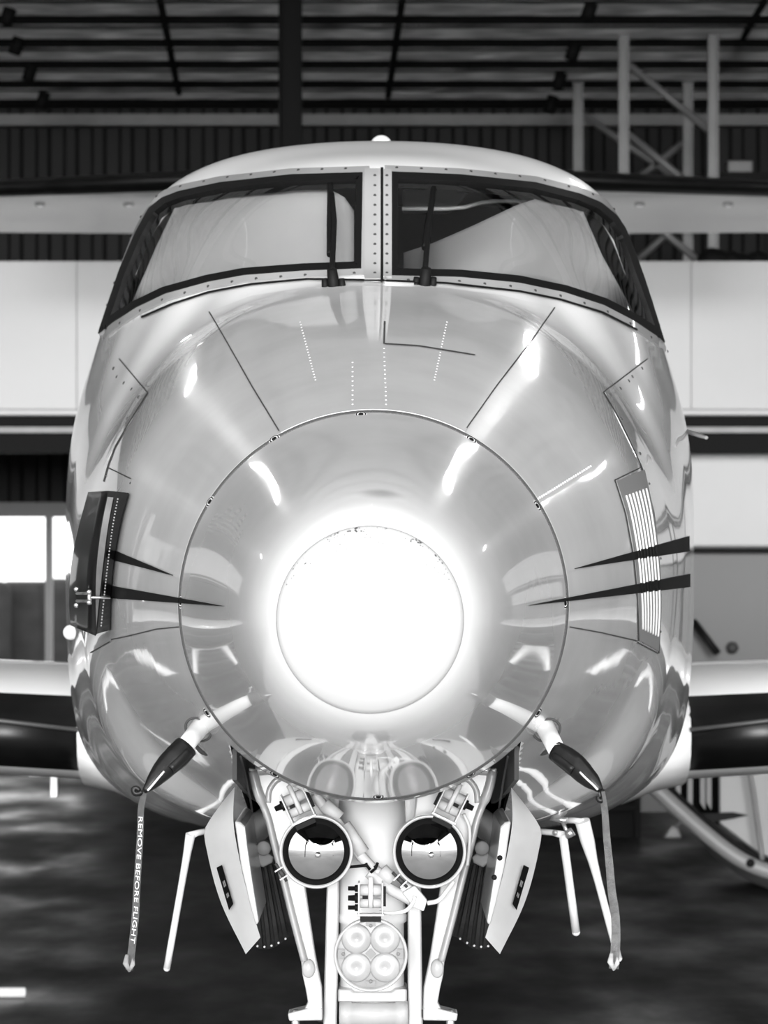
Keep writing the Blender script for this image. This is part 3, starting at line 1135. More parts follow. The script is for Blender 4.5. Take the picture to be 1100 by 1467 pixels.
# black hinged vent cover on the left
sec = []
top_R, bot_R = [(184, 706), (172, 752), (163, 805), (159, 845), (157, 905)], None
R = crom([(184, 706), (172, 752), (163, 805), (159, 845), (157, 903)], 24)
S2 = crom([(166, 704), (157, 752), (150, 805), (145, 850), (139, 908)], 24)      # strip right edge
S1 = crom([(155, 703), (145, 752), (138, 805), (136, 850), (137, 911)], 24)      # strip left edge
L = crom([(126, 705), (109, 770), (102, 811), (99, 860), (101, 896)], 24)
rows = []
for k in range(24):
    def at(p, d):
        l, n = cast(*p)
        q = P(p[0], p[1], max(l.y - d, 8))
        return q
    yl = cast(*R[k])[0].y
    yL = cast(L[k][0] + 6, L[k][1])[0].y
    f = lambda p, Y: P(p[0], p[1], Y)
    rows.append([f(R[k], yl + .01), f(R[k], yl - .05), f(S2[k], yl - .09), f(S1[k], yl - .085)] + [f(S1[k] * (1 - q) + L[k] * q, min(cast(*(S1[k] * (1 - q) + L[k] * q + [2 * q, 0]))[0].y - .07, yl - .085 + .75 * q)) for q in (.35, .7, 1)] + [f(L[k] + [1, 0], yL + .03)])
cov = obj('vent_cover', (lambda b: b)(bmesh.new()), M['vinyl'], plane)
bm = bmesh.new()
vs = [[bm.verts.new(p) for p in r] for r in rows]
for i in range(23):
    for j in range(7):
        f = bm.faces.new((vs[i][j], vs[i][j + 1], vs[i + 1][j + 1], vs[i + 1][j]))
        f.smooth = j >= 3
for r in (vs[0], vs[-1]):
    bm.faces.new(r)
bmesh.ops.recalc_face_normals(bm, faces=bm.faces[:])
bm.to_mesh(cov.data)
bm.free()
M['cover_face'] = mat('black_glossy_cover', .003, .35, coat=.15, spec=.2)
cov.data.materials.clear()
cov.data.materials.append(M['cover_face'])
cov['label'] = 'black glossy hinged cover over the left vent'
# light edging strip, stitched seam and latch
bm = bmesh.new()
for i in range(2, 23):
    pass
sv = [[bm.verts.new(Vector(rows[i][3]) + Vector((.002, -.004, 0))), bm.verts.new(Vector(rows[i][2]) + Vector((-.003, -.004, 0)))] for i in range(1, 23)]
for i in range(21):
    bm.faces.new((sv[i][0], sv[i][1], sv[i + 1][1], sv[i + 1][0]))
g = bmesh.ops.solidify(bm, geom=bm.faces[:], thickness=.003)
obj('edging_strip', bm, M['strip_grey'], cov)
bm = bmesh.new()
for i in range(1, 22):
    for t in (.15, .6):
        a = Vector(rows[i][2]).lerp(Vector(rows[i + 1][2]), t) + Vector((.008, -.002, 0))
        b = Vector(rows[i][2]).lerp(Vector(rows[i + 1][2]), t + .22) + Vector((.008, -.002, 0))
        add_tube(bm, [a, b], .0018, 6)
o = obj('stitching', bm, M['strip_grey'], cov)
bm = bmesh.new()
kk = int(np.argmin([abs(L[k][1] - 855) for k in range(24)]))
yl = rows[kk][4].y - .03
for y0 in (850, 861):
    add_tube(bm, [P(110, y0, yl), P(128, y0, rows[kk][3].y - .03)], .0035, 8)
    add_lathe(bm, [(0, -.008), (.007, -.008), (.007, 0), (0, 0)], P(110, y0 + (-6 if y0 == 850 else 6), yl - .005), (0, 1, 0), 12)
    add_lathe(bm, [(0, -.008), (.006, -.008), (.006, 0), (0, 0)], P(128, y0 + (-2 if y0 == 850 else 2), rows[kk][3].y - .03), (0, 1, 0), 12)
add_tube(bm, [P(128, 846, rows[kk][3].y - .03), P(128, 866, rows[kk][3].y - .03)], .0055, 8)
add_tube(bm, [P(128, 856, rows[kk][3].y - .03), P(158, 856, rows[kk][2].y - .012)], .0035, 8)
obj('latch', bm, M['steel'], cov)
bm = bmesh.new()
bmesh.ops.create_uvsphere(bm, u_segments=20, v_segments=12, radius=.021)
bmesh.ops.translate(bm, verts=bm.verts[:], vec=P(101, 906, 10.35))
obj('marker_light', bm, M['white'], plane, smooth=True)

# ------------------------------------------------------------------ windscreens
def face_out(o):
    """Turn an open sheet so that its normals leave the hull."""
    bm = bmesh.new()
    bm.from_mesh(o.data)
    up = 0
    for f in bm.faces:
        c = f.calc_center_median()
        up += f.normal.dot(c - Vector((0, c.y + .6, zc)))
    if up < 0:
        bmesh.ops.reverse_faces(bm, faces=bm.faces[:])
    bm.to_mesh(o.data)
    bm.free()

def window(top, bot, nseal_label):
    lp = loop_even(top, bot, 90)
    n = len(lp)
    out2 = shrink(lp, -11)
    out1 = shrink(lp, -1)
    in1 = shrink(lp, 8)
    close = lambda a: np.vstack([a, a[:1]])
    bm = bmesh.new()
    grid_patch(bm, close(out1), close(out2), .006, 3, skirt=.006)
    fr = obj('windscreen_frame', bm, M['frame'], plane)
    bm = bmesh.new()
    grid_patch(bm, close(shrink(lp, -1.5)), close(in1), .0085, 3, skirt=.03)
    obj('rubber_seal', bm, M['black'], fr)
    bm = bmesh.new()
    A, B = poly(top, 70), poly(bot, 70)
    grid_patch(bm, A, B, .001, 16)
    pane = obj('windscreen_pane', bm, M['glass'], plane)
    face_out(pane)
    bm = bmesh.new()
    rv = shrink(lp, -8)
    d = 0
    for i in range(n):
        d += np.linalg.norm(rv[i] - rv[i - 1])
        if d > 32:
            d = 0
            l, nn = cast(*rv[i])
            add_lathe(bm, [(.0045, .006), (.003, .009), (0, .0092)], l, nn, 8)
    obj('frame_rivets', bm, M['seam'], fr)['kind'] = 'stuff'
    return fr
window(LW_TOP, LW_BOT, 'left')
window(RW_TOP, RW_BOT, 'right')
# centre post with its seam and two rows of screws
bm = bmesh.new()
grid_patch(bm, poly([(522, 246), (522, 404)], 20), poly([(545, 246), (545, 404)], 20), .010, 6, skirt=.01)
post = obj('centre_post', bm, M['frame'], plane)
bm = bmesh.new()
grid_patch(bm, poly([(549, 247), (549, 401)], 20), poly([(561, 247), (561, 401)], 20), .010, 4, skirt=.01)
obj('post_strip', bm, M['frame'], post)
bm = bmesh.new()
ribbon_on_hull(bm, [(547, 244), (547, 405)], 4, .009)
obj('post_seam', bm, M['black'], post)
bm = bmesh.new()
for y in np.linspace(256, 396, 11):
    for x in (537, 554):
        l, n = cast(x, y)
        add_lathe(bm, [(.0045, .0098), (.003, .0125), (0, .0127)], l, n, 8)
obj('post_screw', bm, M['seam'], post)['kind'] = 'stuff'
# white sill line under the screens
bm = bmesh.new()
ribbon_on_hull(bm, [(205, 456), (250, 437), (300, 421), (360, 410), (440, 403), (541, 405), (640, 409), (743, 420), (800, 431), (860, 449), (910, 474)], 3.0, .007)
obj('screen_gap', bm, M['black'], plane)

# cockpit interior
bm = bmesh.new()
add_box(bm, (0, 11.9, 1.9), (1.4, .05, 1.8))
obj('cockpit_bulkhead', bm, M['inner'], plane)
bm = bmesh.new()
add_box(bm, (0, 10.35, 2.19), (1.1, .7, .14))
obj('instrument_coaming', bm, M['inner'], plane, bevel=.04)
bm = bmesh.new()
add_prism(bm, [P(x, y, 10.62) for x, y in ((577, 271), (608, 270), (618, 266), (648, 266), (656, 274), (672, 276), (652, 300), (640, 306), (577, 305))], .02)
obj('sun_visor', bm, M['grey_panel'], plane, bevel=.008)
bm = bmesh.new()
add_tube(bm, [P(x, y, 10.55) for x, y in ((576, 299), (640, 299), (665, 297), (690, 290), (712, 288), (742, 288), (800, 300))], .006, 8)
obj('grab_rail', bm, M['white'], plane)

def sun_shade(top, bot, label, push, n=40, nv=14):
    bm = bmesh.new()
    A, B = poly(top, n), poly(bot, n)
    rows = grid_patch(bm, A, B, 0, nv, push=push)
    for i, r in enumerate(rows):
        for k, v in enumerate(r):
            v.co.y += .004 * math.sin(k * .33 + i * .12) * math.sin(i * .3 + 1)
    bmesh.ops.solidify(bm, geom=bm.faces[:], thickness=.004)
    o = obj('sun_shade', bm, M['shade'], None, smooth=True)
    return tag(o, label, 'sunshade')
sun_shade([(176, 462), (225, 350), (254, 290), (300, 272), (400, 268), (470, 270), (494, 283), (507, 302)],
          [(176, 462), (215, 442), (262, 424), (320, 408), (380, 401), (440, 396), (480, 394), (507, 390)],
          'crumpled white fabric sunshade filling most of the left cockpit window', (.08, .34))
sun_shade([(578, 362), (620, 348), (680, 322), (740, 294), (785, 279), (830, 290), (862, 365), (908, 448)],
          [(578, 385), (620, 388), (680, 391), (740, 397), (785, 405), (830, 420), (870, 437), (908, 450)],
          'white fabric sunshade with a slanting top edge behind the right cockpit window', (.08, .34))

# wipers
def wiper(pts, blade, base):
    bm = bmesh.new()
    pp = []
    for x, y in pts:
        l, n = cast(x, y)
        pp.append(l + n * .03)
    add_tube(bm, pp, .0075, 8)
    w = obj('wiper', bm, M['black'], plane)
    bm = bmesh.new()
    pp = []
    for x, y in poly(blade, 14):
        l, n = cast(x, y)
        pp.append(l + n * .028)
    add_tube(bm, pp, .008, 8)
    obj('wiper_blade', bm, M['black'], w)
    bm = bmesh.new()
    l, n = cast(*base)
    for dx in (-.022, 0, .022):
        add_lathe(bm, [(0, .02), (.008, .02), (.010, .0)], l + Vector((dx, 0, 0)), n, 10)
    add_lathe(bm, [(0, .045), (.013, .045), (.016, .0)], l, n, 12)
    obj('wiper_pivot', bm, M['black'], w)
wiper([(478, 407), (478, 390), (481, 330), (477, 290)], [(475, 276), (474, 378)], (478, 410))
wiper([(607, 406), (608, 388), (612, 330), (619, 282)], [(619, 281), (606, 368)], (608, 408))
# small dome on the roof
bm = bmesh.new()
bmesh.ops.create_uvsphere(bm, u_segments=20, v_segments=12, radius=.034)
bmesh.ops.translate(bm, verts=bm.verts[:], vec=P(546, 205, 11.3) - Vector((0, 0, .01)))
obj('roof_beacon', bm, M['white'], plane, smooth=True)
# probe on the right flank
bm = bmesh.new()
add_tube(bm, [P(984, 618, 10.9), P(1000, 623, 10.85), P(1012, 627, 10.8)], [.006, .007, .005], 8)
obj('air_probe', bm, M['steel'], plane)

# ------------------------------------------------------------------ nose gear
bm = bmesh.new()
add_box(bm, (axis_x(9.1), 9.13, 1.27), (.61, 1.8, .02))
for s in (-1, 1):
    X = axis_x(9.1) + s * .308
    w = [bm.verts.new((X + dx, y, z)) for dx in (-.005, .005) for y, z in ((8.23, 1.28), (10.03, 1.28), (10.03, 1.02), (9.2, 1.08), (8.23, 1.17))]
    bm.faces.new(w[:5])
    bm.faces.new(list(reversed(w[5:])))
    for k in range(5):
        bm.faces.new((w[k], w[(k + 1) % 5], w[5 + (k + 1) % 5], w[5 + k]))
add_box(bm, (axis_x(9.1), 10.05, 1.16), (.60, .02, .26))
obj('gear_bay', bm, M['well'], plane)

GY = 8.95
gear = obj('gear_strut', (lambda b: (add_lathe(b, [(0, .0), (.079, .0), (.079, .31), (.083, .315), (.083, .33), (.076, .335), (.076, .56), (.070, .575), (0, .575)], P(533, 1120, GY), (0, 0, -1), 40), b)[1])(bmesh.new()), M['roof_paint'], plane)
bm = bmesh.new()
add_tube(bm, [P(533, 1440, GY), P(533, 1620, GY)], .045, 24)
obj('oleo_piston', bm, M['chrome'], plane)
# upper collar behind the lamps
bm = bmesh.new()
add_box(bm, (P(533, 0, GY + .02).x, GY + .05, P(0, 1180, GY).z), (.30, .07, .16))
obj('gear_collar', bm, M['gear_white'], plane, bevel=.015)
bm = bmesh.new()
add_prism(bm, [P(x, y, GY - .088) for x, y in ((484, 1417), (502, 1417), (508, 1421), (560, 1421), (566, 1417), (583, 1417), (583, 1436), (484, 1436))], .17)
obj('gear_collar', bm, M['gear_white'], plane, bevel=.008)
# side links
for s, (x0, x1, x2, x3) in enumerate(((466, 486, 462, 482), (584, 603, 584, 606))):
    bm = prism([(x0 + (2 if s == 0 else 0), 1262), (x1, 1262), (x3 if s == 0 else 584, 1500), (x2 if s == 0 else x3, 1500)][:4] if s == 0 else [(x0, 1262), (x1, 1262), (x3, 1500), (x2, 1500)], GY - .055, .05)
    obj('side_link', bm, M['gear_white'], plane, bevel=.004)
bm = bmesh.new()
a, b = P(486, 1453, GY - .09), P(584, 1453, GY - .09)
add_tube(bm, [a, a.lerp(b, .17), a.lerp(b, .19), a.lerp(b, .81), a.lerp(b, .83), b], [.031, .031, .027, .027, .031, .031], 24)
obj('torque_pivot', bm, M['gear_white'], plane)
for x0, x1, w in ((448, 463, .016), (604, 622, .012)):
    bm = bmesh.new()
    a, b = P(x0, 1452, GY - .09), P(x1, 1452, GY - .09)
    add_tube(bm, [a, a.lerp(b, .5), a.lerp(b, .5), b], [w * .8, w * .8, w * 1.25, w * 1.25], 6)
    obj('pivot_bolt', bm, M['seam'], plane)
# torque link, fork, axle and twin wheels below the frame
bm = bmesh.new()
add_prism(bm, [P(x, y, GY - .10) for x, y in ((500, 1470), (566, 1470), (556, 1600), (510, 1600))], .03)
obj('torque_link', bm, M['gear_white'], plane, bevel=.004)
wheel_z = .215
bm = bmesh.new()
cx = P(533, 0, GY).x
add_tube(bm, [(cx - .19, GY, wheel_z), (cx + .19, GY, wheel_z)], .03, 16)
obj('axle', bm, M['steel'], plane)
bm = bmesh.new()
add_lathe(bm, [(0, .0), (.055, .0), (.06, .05), (.06, .12), (.03, .16), (0, .16)], (cx, GY, wheel_z - .05), (0, 0, 1), 24)
obj('axle_fork', bm, M['gear_white'], plane)
for s in (-1, 1):
    bm = bmesh.new()
    prof = [(.10, -.055), (.15, -.062), (.19, -.055), (.208, -.035), (.215, -.012), (.212, -.010), (.215, -.006), (.215, .006), (.212, .010), (.215, .012), (.208, .035), (.19, .055), (.15, .062), (.10, .055)]
    add_lathe(bm, prof, (cx + s * .125, GY, wheel_z), (1, 0, 0), 48)
    ty = obj('nose_tyre', bm, M['tyre'], plane)
    bm = bmesh.new()
    add_lathe(bm, [(0, -.03), (.04, -.03), (.06, -.02), (.10, -.05), (.10, .05), (.06, .02), (.04, .03), (0, .03)], (cx + s * .125, GY, wheel_z), (1, 0, 0), 32)
    obj('wheel_hub', bm, M['gear_white'], ty)

# drag brace arms: pocketed plates with a raised outer rim
ARM_OUT = [(356, 1100), (358, 1118), (365, 1140), (374, 1160), (384, 1192), (398, 1245), (414, 1310), (431, 1374), (433, 1396), (438, 1418), (441, 1436), (436, 1446), (418, 1449)]
ARM_IN = [(404, 1108), (470, 1128), (476, 1180), (462, 1235), (437, 1268), (444, 1318), (452, 1370), (461, 1416), (462, 1449)]
def mx(pts, right):
    return [(1068 - x, y) for x, y in pts] if right else pts
AY = 8.82
for right in (False, True):
    poly_ = mx(ARM_OUT, right) + list(reversed(mx(ARM_IN, right)))
    bm = prism(poly_, AY, .05)
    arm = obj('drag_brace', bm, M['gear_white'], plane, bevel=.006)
    # outer rim
    bm = bmesh.new()
    rim = crom(mx([(362, 1104), (367, 1126), (374, 1146), (384, 1172), (392, 1205), (404, 1252), (420, 1316), (436, 1376)], right), 40)
    add_tube(bm, [P(x, y, AY - .006) for x, y in rim], [.016 if i > 6 else .022 for i in range(40)], 10, flat=(.55, 1.6))
    obj('brace_rim', bm, M['gear_white'], arm)
    bm = bmesh.new()
    rim = crom(mx([(366, 1104), (388, 1103), (404, 1107), (412, 1114)], right), 20)
    add_tube(bm, [P(x, y, AY - .006) for x, y in rim], .012, 10)
    rim = crom(mx([(384, 1150), (386, 1132), (396, 1118), (412, 1112)], right), 20)
    add_tube(bm, [P(x, y, AY - .002) for x, y in rim], .007, 8)
    obj('brace_rim', bm, M['gear_white'], arm)
    bm = bmesh.new()
    p = mx([(442, 1387)], right)[0]
    c = P(p[0], p[1], AY)
    add_lathe(bm, [(0, -.016), (.012, -.016), (.0155, -.010), (.0155, .03)], c, (0, 1, 0), 24)
    for v in bm.verts:
        v.co.z = c.z + (v.co.z - c.z) * 1.45
    obj('brace_boss', bm, M['gear_white'], arm)
    bm = bmesh.new()
    add_prism(bm, [P(x, y, AY - .015) for x, y in mx([(412, 1452), (424, 1449), (440, 1445), (462, 1445), (462, 1462), (414, 1463)], right)], .09)
    obj('brace_foot', bm, M['gear_white'], arm, bevel=.006)
    bm = bmesh.new()
    p = mx([(423, 1450)], right)[0]
    add_lathe(bm, [(.010, -.03), (.010, .004), (.006, .007), (0, .007)], P(p[0], p[1], AY + .01), (0, 0, 1), 16)
    obj('foot_bolt', bm, M['steel'], arm)
    # curved actuator link and pulley bracket seen behind the arm
    bm = bmesh.new()
    pp = crom(mx([(350, 1204), (364, 1190), (378, 1178), (392, 1170)], right), 10)
    add_tube(bm, [P(x, y, 9.25) for x, y in pp], .034, 12, flat=(1, .5))
    obj('door_link', bm, M['grey_panel'], plane)
    bm = bmesh.new()
    add_prism(bm, [P(x, y, 9.15) for x, y in mx([(352, 1214), (372, 1211), (392, 1228), (390, 1236), (376, 1243), (368, 1236), (352, 1232)], right)], .02)
    q = mx([(378, 1214)], right)[0]
    add_lathe(bm, [(0, -.03), (.018, -.03), (.018, .03), (0, .03)], P(q[0], q[1], 9.13), (0, 1, 0), 16)
    obj('link_bracket', bm, M['grey_steel'], plane, bevel=.003)
    # dark ribbed rear flap behind each arm
    bm = bmesh.new()
    XS = np.linspace(0, 1, 36)
    rows = []
    top = mx([(356, 1240), (398, 1238)], right)
    bot = mx([(364, 1352), (424, 1340)], right)
    for t in np.linspace(0, 1, 16):
        row = []
        for u in XS:
            x = (top[0][0] * (1 - t) + bot[0][0] * t) * (1 - u) + (top[1][0] * (1 - t) + bot[1][0] * t) * u
            y = (top[0][1] * (1 - t) + bot[0][1] * t) * (1 - u) + (top[1][1] * (1 - t) + bot[1][1] * t) * u
            y += 12 * t ** 6 * math.sin(math.pi * min(1, u * 1.1 + .1))
            d = .012 * (math.sin(u * 2 * math.pi * 5) > 0) - .05 * math.sin(t * 1.57) + .06 * t ** 8
            row.append(bm.verts.new(P(x, y, 9.35 + d)))
        rows.append(row)
    for i in range(15):
        for k in range(35):
            bm.faces.new((rows[i][k], rows[i][k + 1], rows[i + 1][k + 1], rows[i + 1][k]))
    bmesh.ops.solidify(bm, geom=bm.faces[:], thickness=.01)
    fl = obj('rear_flap', bm, M['tyre'], plane)
    fl['label'] = 'dark ribbed flap'
    bm = bmesh.new()
    for u in np.linspace(.08, .75, 5):
        x = bot[0][0] * (1 - u) + bot[1][0] * u
        y = bot[0][1] * (1 - u) + bot[1][1] * u + 8 * math.sin(math.pi * min(1, u * 1.1 + .1))
        bmesh.ops.create_icosphere(bm, subdivisions=1, radius=.0032, matrix=Matrix.Translation(P(x, y, 9.31)))
    obj('flap_rivet', bm, M['cable'], fl)['kind'] = 'stuff'

# gear doors with inner pan and placard
for right in (False, True):
    fe = crom(mx([(336, 1128), (334, 1165), (335, 1185), (346, 1245), (360, 1300), (373, 1343)], right), 24)
    re = crom(mx([(334, 1130), (305, 1168), (293, 1190), (297, 1222), (316, 1292), (352, 1367)], right), 24)
    bm = bmesh.new()
    rows = []
    for (a, b, t) in zip(fe, re, np.linspace(0, 1, 24)):
        row = []
        for u in np.linspace(0, 1, 8):
            x, y = a * (1 - u) + b * u
            row.append(bm.verts.new(P(x, y, 8.62 + .11 * (u ** 1.15) * (.25 + .75 * math.sin(math.pi * min(.92, t * .8 + .1))))))
        rows.append(row)
    for i in range(23):
        for k in range(7):
            f = bm.faces.new((rows[i][k], rows[i][k + 1], rows[i + 1][k + 1], rows[i + 1][k]))
            f.smooth = True
    bmesh.ops.solidify(bm, geom=bm.faces[:], thickness=-.012 if right else .012)
    door = obj('gear_door', bm, M['white'], plane)
    smooth_by_angle(door, 35)
    bm = prism(mx([(336, 1176), (345, 1178), (351, 1184), (354, 1210), (362, 1265), (371, 1322), (366, 1326), (358, 1296), (345, 1240)], right), 8.60, .55)
    pan = obj('door_pan', bm, M['gear_white'], door, bevel=.006)
    if right:
        bm = bmesh.new()
        for q in ((716, 1229), (708, 1257)):
            add_lathe(bm, [(0, -.004), (.005, -.004), (.0065, 0)], P(q[0], q[1], 8.60), (0, 1, 0), 12)
            obj('pan_screw', bm, M['black'], door)
            bm = bmesh.new()
    # placard on the outer skin
    def dpt(u, t):
        i = t * 23
        i0 = int(i)
        k = i - i0
        a = fe[i0] * (1 - k) + fe[min(i0 + 1, 23)] * k
        b = re[i0] * (1 - k) + re[min(i0 + 1, 23)] * k
        x, y = a * (1 - u) + b * u
        return x, y, 8.62 + .11 * (u ** 1.15) * (.25 + .75 * math.sin(math.pi * min(.92, t * .8 + .1)))
    bm = bmesh.new()
    vs = []
    for (u, t) in ((.80, .50), (.50, .485), (.46, .705), (.82, .735)):
        x, y, Y = dpt(u, t)
        vs.append((x, y, Y))
    corners = mx([(310, 1243), (318, 1239), (334, 1295), (328, 1304)], right)
    grid = []
    def depth_at(px, py):
        best = min(((u, t) for u in np.linspace(0, 1, 21) for t in np.linspace(0, 1, 41)), key=lambda q: (dpt(*q)[0] - px) ** 2 + (dpt(*q)[1] - py) ** 2)
        return dpt(*best)[2]
    pv = [bm.verts.new(P(x, y, depth_at(x, y) - .012)) for x, y in corners]
    bm.faces.new(pv)
    bmesh.ops.solidify(bm, geom=bm.faces[:], thickness=.004)
    pl = obj('placard', bm, M['stripe'], door)
    pl['label'] = 'black placard'
    bm = bmesh.new()
    c = [Vector(P(x, y, depth_at(x, y) - .018)) for x, y in corners]
    for (t0, t1) in ((.36, .50), (.66, .76)):
        for (u0, u1) in ((.3, .48), (.55, .72)):
            q = [c[0].lerp(c[3], t0).lerp(c[1].lerp(c[2], t0), u0), c[0].lerp(c[3], t0).lerp(c[1].lerp(c[2], t0), u1), c[0].lerp(c[3], t1).lerp(c[1].lerp(c[2], t1), u1), c[0].lerp(c[3], t1).lerp(c[1].lerp(c[2], t1), u0)]
            bm.faces.new([bm.verts.new(v) for v in q])
    obj('placard_print', bm, M['grey_steel'], door)

# lamps
def lamp(px, py, kind, bracket, label):
    Y = 8.62
    c = P(px, py, Y)
    R_ = 53 / F * Y
    bm = bmesh.new()
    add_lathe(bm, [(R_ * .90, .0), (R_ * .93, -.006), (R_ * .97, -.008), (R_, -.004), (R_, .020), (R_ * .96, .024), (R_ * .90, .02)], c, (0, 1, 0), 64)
    L_ = obj('gear_lamp', bm, M['gear_white'], plane)
    L_['label'] = label
    bm = bmesh.new()
    add_lathe(bm, [(R_ * .95, .02), (R_ * .85, .055), (R_ * .55, .085), (R_ * .2, .098), (0, .10)], c, (0, 1, 0), 48)
    obj('lamp_housing', bm, M['gear_white'], L_)
    if kind == 'sealed':
        bm = bmesh.new()
        add_lathe(bm, [(R_ * .92, .0), (R_ * .89, -.004), (R_ * .83, -.004), (R_ * .78, .006)], c, (0, 1, 0), 64)
        obj('gasket', bm, M['matt_black'], L_)
        bm = bmesh.new()
        # domed mirrored lens
        rs = R_ * .82
        add_lathe(bm, [(rs * t, .003 - .024 * (1 - t * t)) for t in np.linspace(1, 0, 18)], c, (0, 1, 0), 64)
        obj('lamp_lens', bm, M['lens_mirror'], L_)
        bm = bmesh.new()
        add_lathe(bm, [(0, -.0275), (.005, -.027), (.007, -.024), (.007, -.018)], c + Vector((.004, 0, -.006)), (0, 1, 0), 20)
        obj('bulb_shield', bm, M['steel'], L_)
    else:
        bm = bmesh.new()
        rs = R_ * .91
        add_lathe(bm, [(rs, .004), (rs * .6, .001), (0, 0)], c, (0, 1, 0), 64)
        obj('lamp_backing', bm, M['led_back'], L_)
        for sx in (-1, 1):
            for sz in (-1, 1):
                bm = bmesh.new()
                add_lathe(bm, [(R_ * .41, .006), (R_ * .40, -.004), (R_ * .35, -.007), (R_ * .1, -.0075), (R_ * .07, -.006), (0, -.006)], c + Vector((sx * R_ * .385, 0, sz * R_ * .385 + .004)), (0, 1, 0), 32)
                obj('led_optic', bm, M['led'], L_)
        bm = bmesh.new()
        add_box(bm, c + Vector((0, -.003, .003)), (.017, .006, .017), Matrix.Rotation(math.radians(45), 3, 'Y'))
        obj('optic_boss', bm, M['lens_clip'], L_)
        for (dx, dz) in ((.8, 0), (-.8, 0), (0, .82), (0, -.8)):
            bm = bmesh.new()
            add_box(bm, c + Vector((dx * R_, -.004, dz * R_ + .003)), (.014 if dx else .022, .008, .022 if dx else .012))
            add_lathe(bm, [(0, -.010), (.004, -.010), (.004, 0)], c + Vector((dx * R_ * .93, 0, dz * R_ * .93 + .003)), (0, 1, 0), 10)
            obj('lens_clip', bm, M['lens_clip'], L_)
    # band clamp screw
    if kind == 'sealed':
        a = math.radians(222 if px < 500 else -133 + 0)
        a = math.radians(212) if px < 500 else math.radians(225)
        d = Vector((math.cos(a), 0, math.sin(a)))
        tq = Vector((-d.z, 0, d.x))
        bm = bmesh.new()
        for s in (-1, 1):
            add_box(bm, c + d * (R_ + .008) + tq * (s * .011) + Vector((0, .005, 0)), (.024, .016, .003), Matrix((d, (0, 1, 0), tq)).transposed())
        add_tube(bm, [c + d * (R_ + .009) - tq * .026 + Vector((0, .005, 0)), c + d * (R_ + .009) + tq * .022 + Vector((0, .005, 0))], .0035, 8, mi=1)
        add_tube(bm, [c + d * (R_ + .009) - tq * .010 + Vector((0, .005, 0)), c + d * (R_ + .009) + tq * .010 + Vector((0, .005, 0))], .0055, 6, mi=1)
        obj('band_clamp', bm, [M['gear_white'], M['seam']], L_)
    # hinge bracket above the lamp
    (bx, by), ang = bracket
    o_ = P(bx, by, Y + .06)
    Rm = Matrix.Rotation(math.radians(ang), 3, 'Y')
    bm = bmesh.new()
    for s in (-1, 1):
        add_box(bm, o_ + Rm @ Vector((s * .027, -.03, .0)), (.004, .07, .075), Rm)
    add_box(bm, o_ + Rm @ Vector((0, -.055, -.036)), (.062, .03, .006), Rm)
    br = obj('lamp_bracket', bm, M['gear_white'], L_, bevel=.0012, seg=1)
    bm = bmesh.new()
    for z0, r0 in ((.018, .013), (-.012, .011)):
        add_tube(bm, [o_ + Rm @ Vector((-.024, -.03, z0)), o_ + Rm @ Vector((.024, -.03, z0))], r0, 14)
    add_tube(bm, [o_ + Rm @ Vector((0, -.05, .05)), o_ + Rm @ Vector((0, -.045, -.02))], .006, 8)
    obj('bracket_barrel', bm, M['cable'], L_)
    bm = bmesh.new()
    sd = 1 if px > 560 else -1
    for z0 in ((.012,) if kind == 'sealed' else (.022, .0, -.022)):
        bm = bmesh.new()
        add_tube(bm, [o_ + Rm @ Vector((sd * .029, -.03, z0)), o_ + Rm @ Vector((sd * .036, -.03, z0)), o_ + Rm @ Vector((sd * .037, -.03, z0)), o_ + Rm @ Vector((sd * .052, -.03, z0))], [.012, .012, .007, .006] if z0 == .012 or z0 == 0 else [.008, .008, .005, .005], 6)
        obj('bracket_bolt', bm, M['black'], L_)
    for c_, d_ in (((0, -.06, -.046), (.048, .02, .011)), ((-sd * .032, -.03, .004), (.006, .02, .045)), ((sd * .010, -.02, .0), (.018, .03, .034))):
        bm = bmesh.new()
        add_box(bm, o_ + Rm @ Vector(c_), d_, Rm)
        obj('bracket_pad', bm, M['black'], L_)
    return L_
lamp(453, 1220, 'sealed', ((427, 1152), 0 - 24), 'left mirrored sealed-beam lamp')
lamp(615, 1220, 'sealed', ((645, 1150), 26), 'right mirrored sealed-beam lamp')
lamp(531, 1368, 'led', ((531, 1285), 0), 'lower white lamp with four round optics')

# wiring loom across the strut
def cable(name, pts, r, Y, m='cable', n=30, parent=plane):
    pp = crom(pts, n)
    return obj(name, tube([P(x, y, Y) for x, y in pp], r, 10), M[m], parent)
lo = cable('wiring_loom', [(450, 1138), (468, 1160), (488, 1185), (508, 1214), (528, 1238), (552, 1258)], .0125, 8.72)
for (a, b) in (((464, 1152), (486, 1172)), ((492, 1182), (520, 1222)), ((546, 1246), (562, 1262))):
    bm = tube([P(a[0], a[1], 8.715), P(b[0], b[1], 8.715)], [.0175, .0165], 12)
    obj('loom_sleeve', bm, M['cable'], lo)
cable('wiring_loom', [(528, 1250), (556, 1272), (580, 1285), (590, 1290)], .013, 8.715)
bm = prism([(576, 1279), (594, 1268), (612, 1290), (607, 1306), (592, 1300)], 8.68, .035)
obj('cable_connector', bm, M['cable'], plane, bevel=.004)
bm = prism([(572, 1274), (582, 1262), (598, 1276), (590, 1290)], 8.70, .03)
obj('cable_connector', bm, M['cable'], plane, bevel=.004)
cable('lamp_lead', [(543, 1307), (565, 1308), (582, 1304), (592, 1292), (594, 1284)], .0048, 8.66)
cable('lamp_lead', [(612, 1294), (628, 1290), (640, 1276), (650, 1262)], .0055, 8.70)
cable('lamp_lead', [(664, 1166), (672, 1185), (672, 1215), (669, 1240)], .004, 8.74)
bm = tube([P(500, 1242, 8.66), P(523, 1240, 8.66), P(527, 1239, 8.66)], [.0035, .0035, .006], 8)
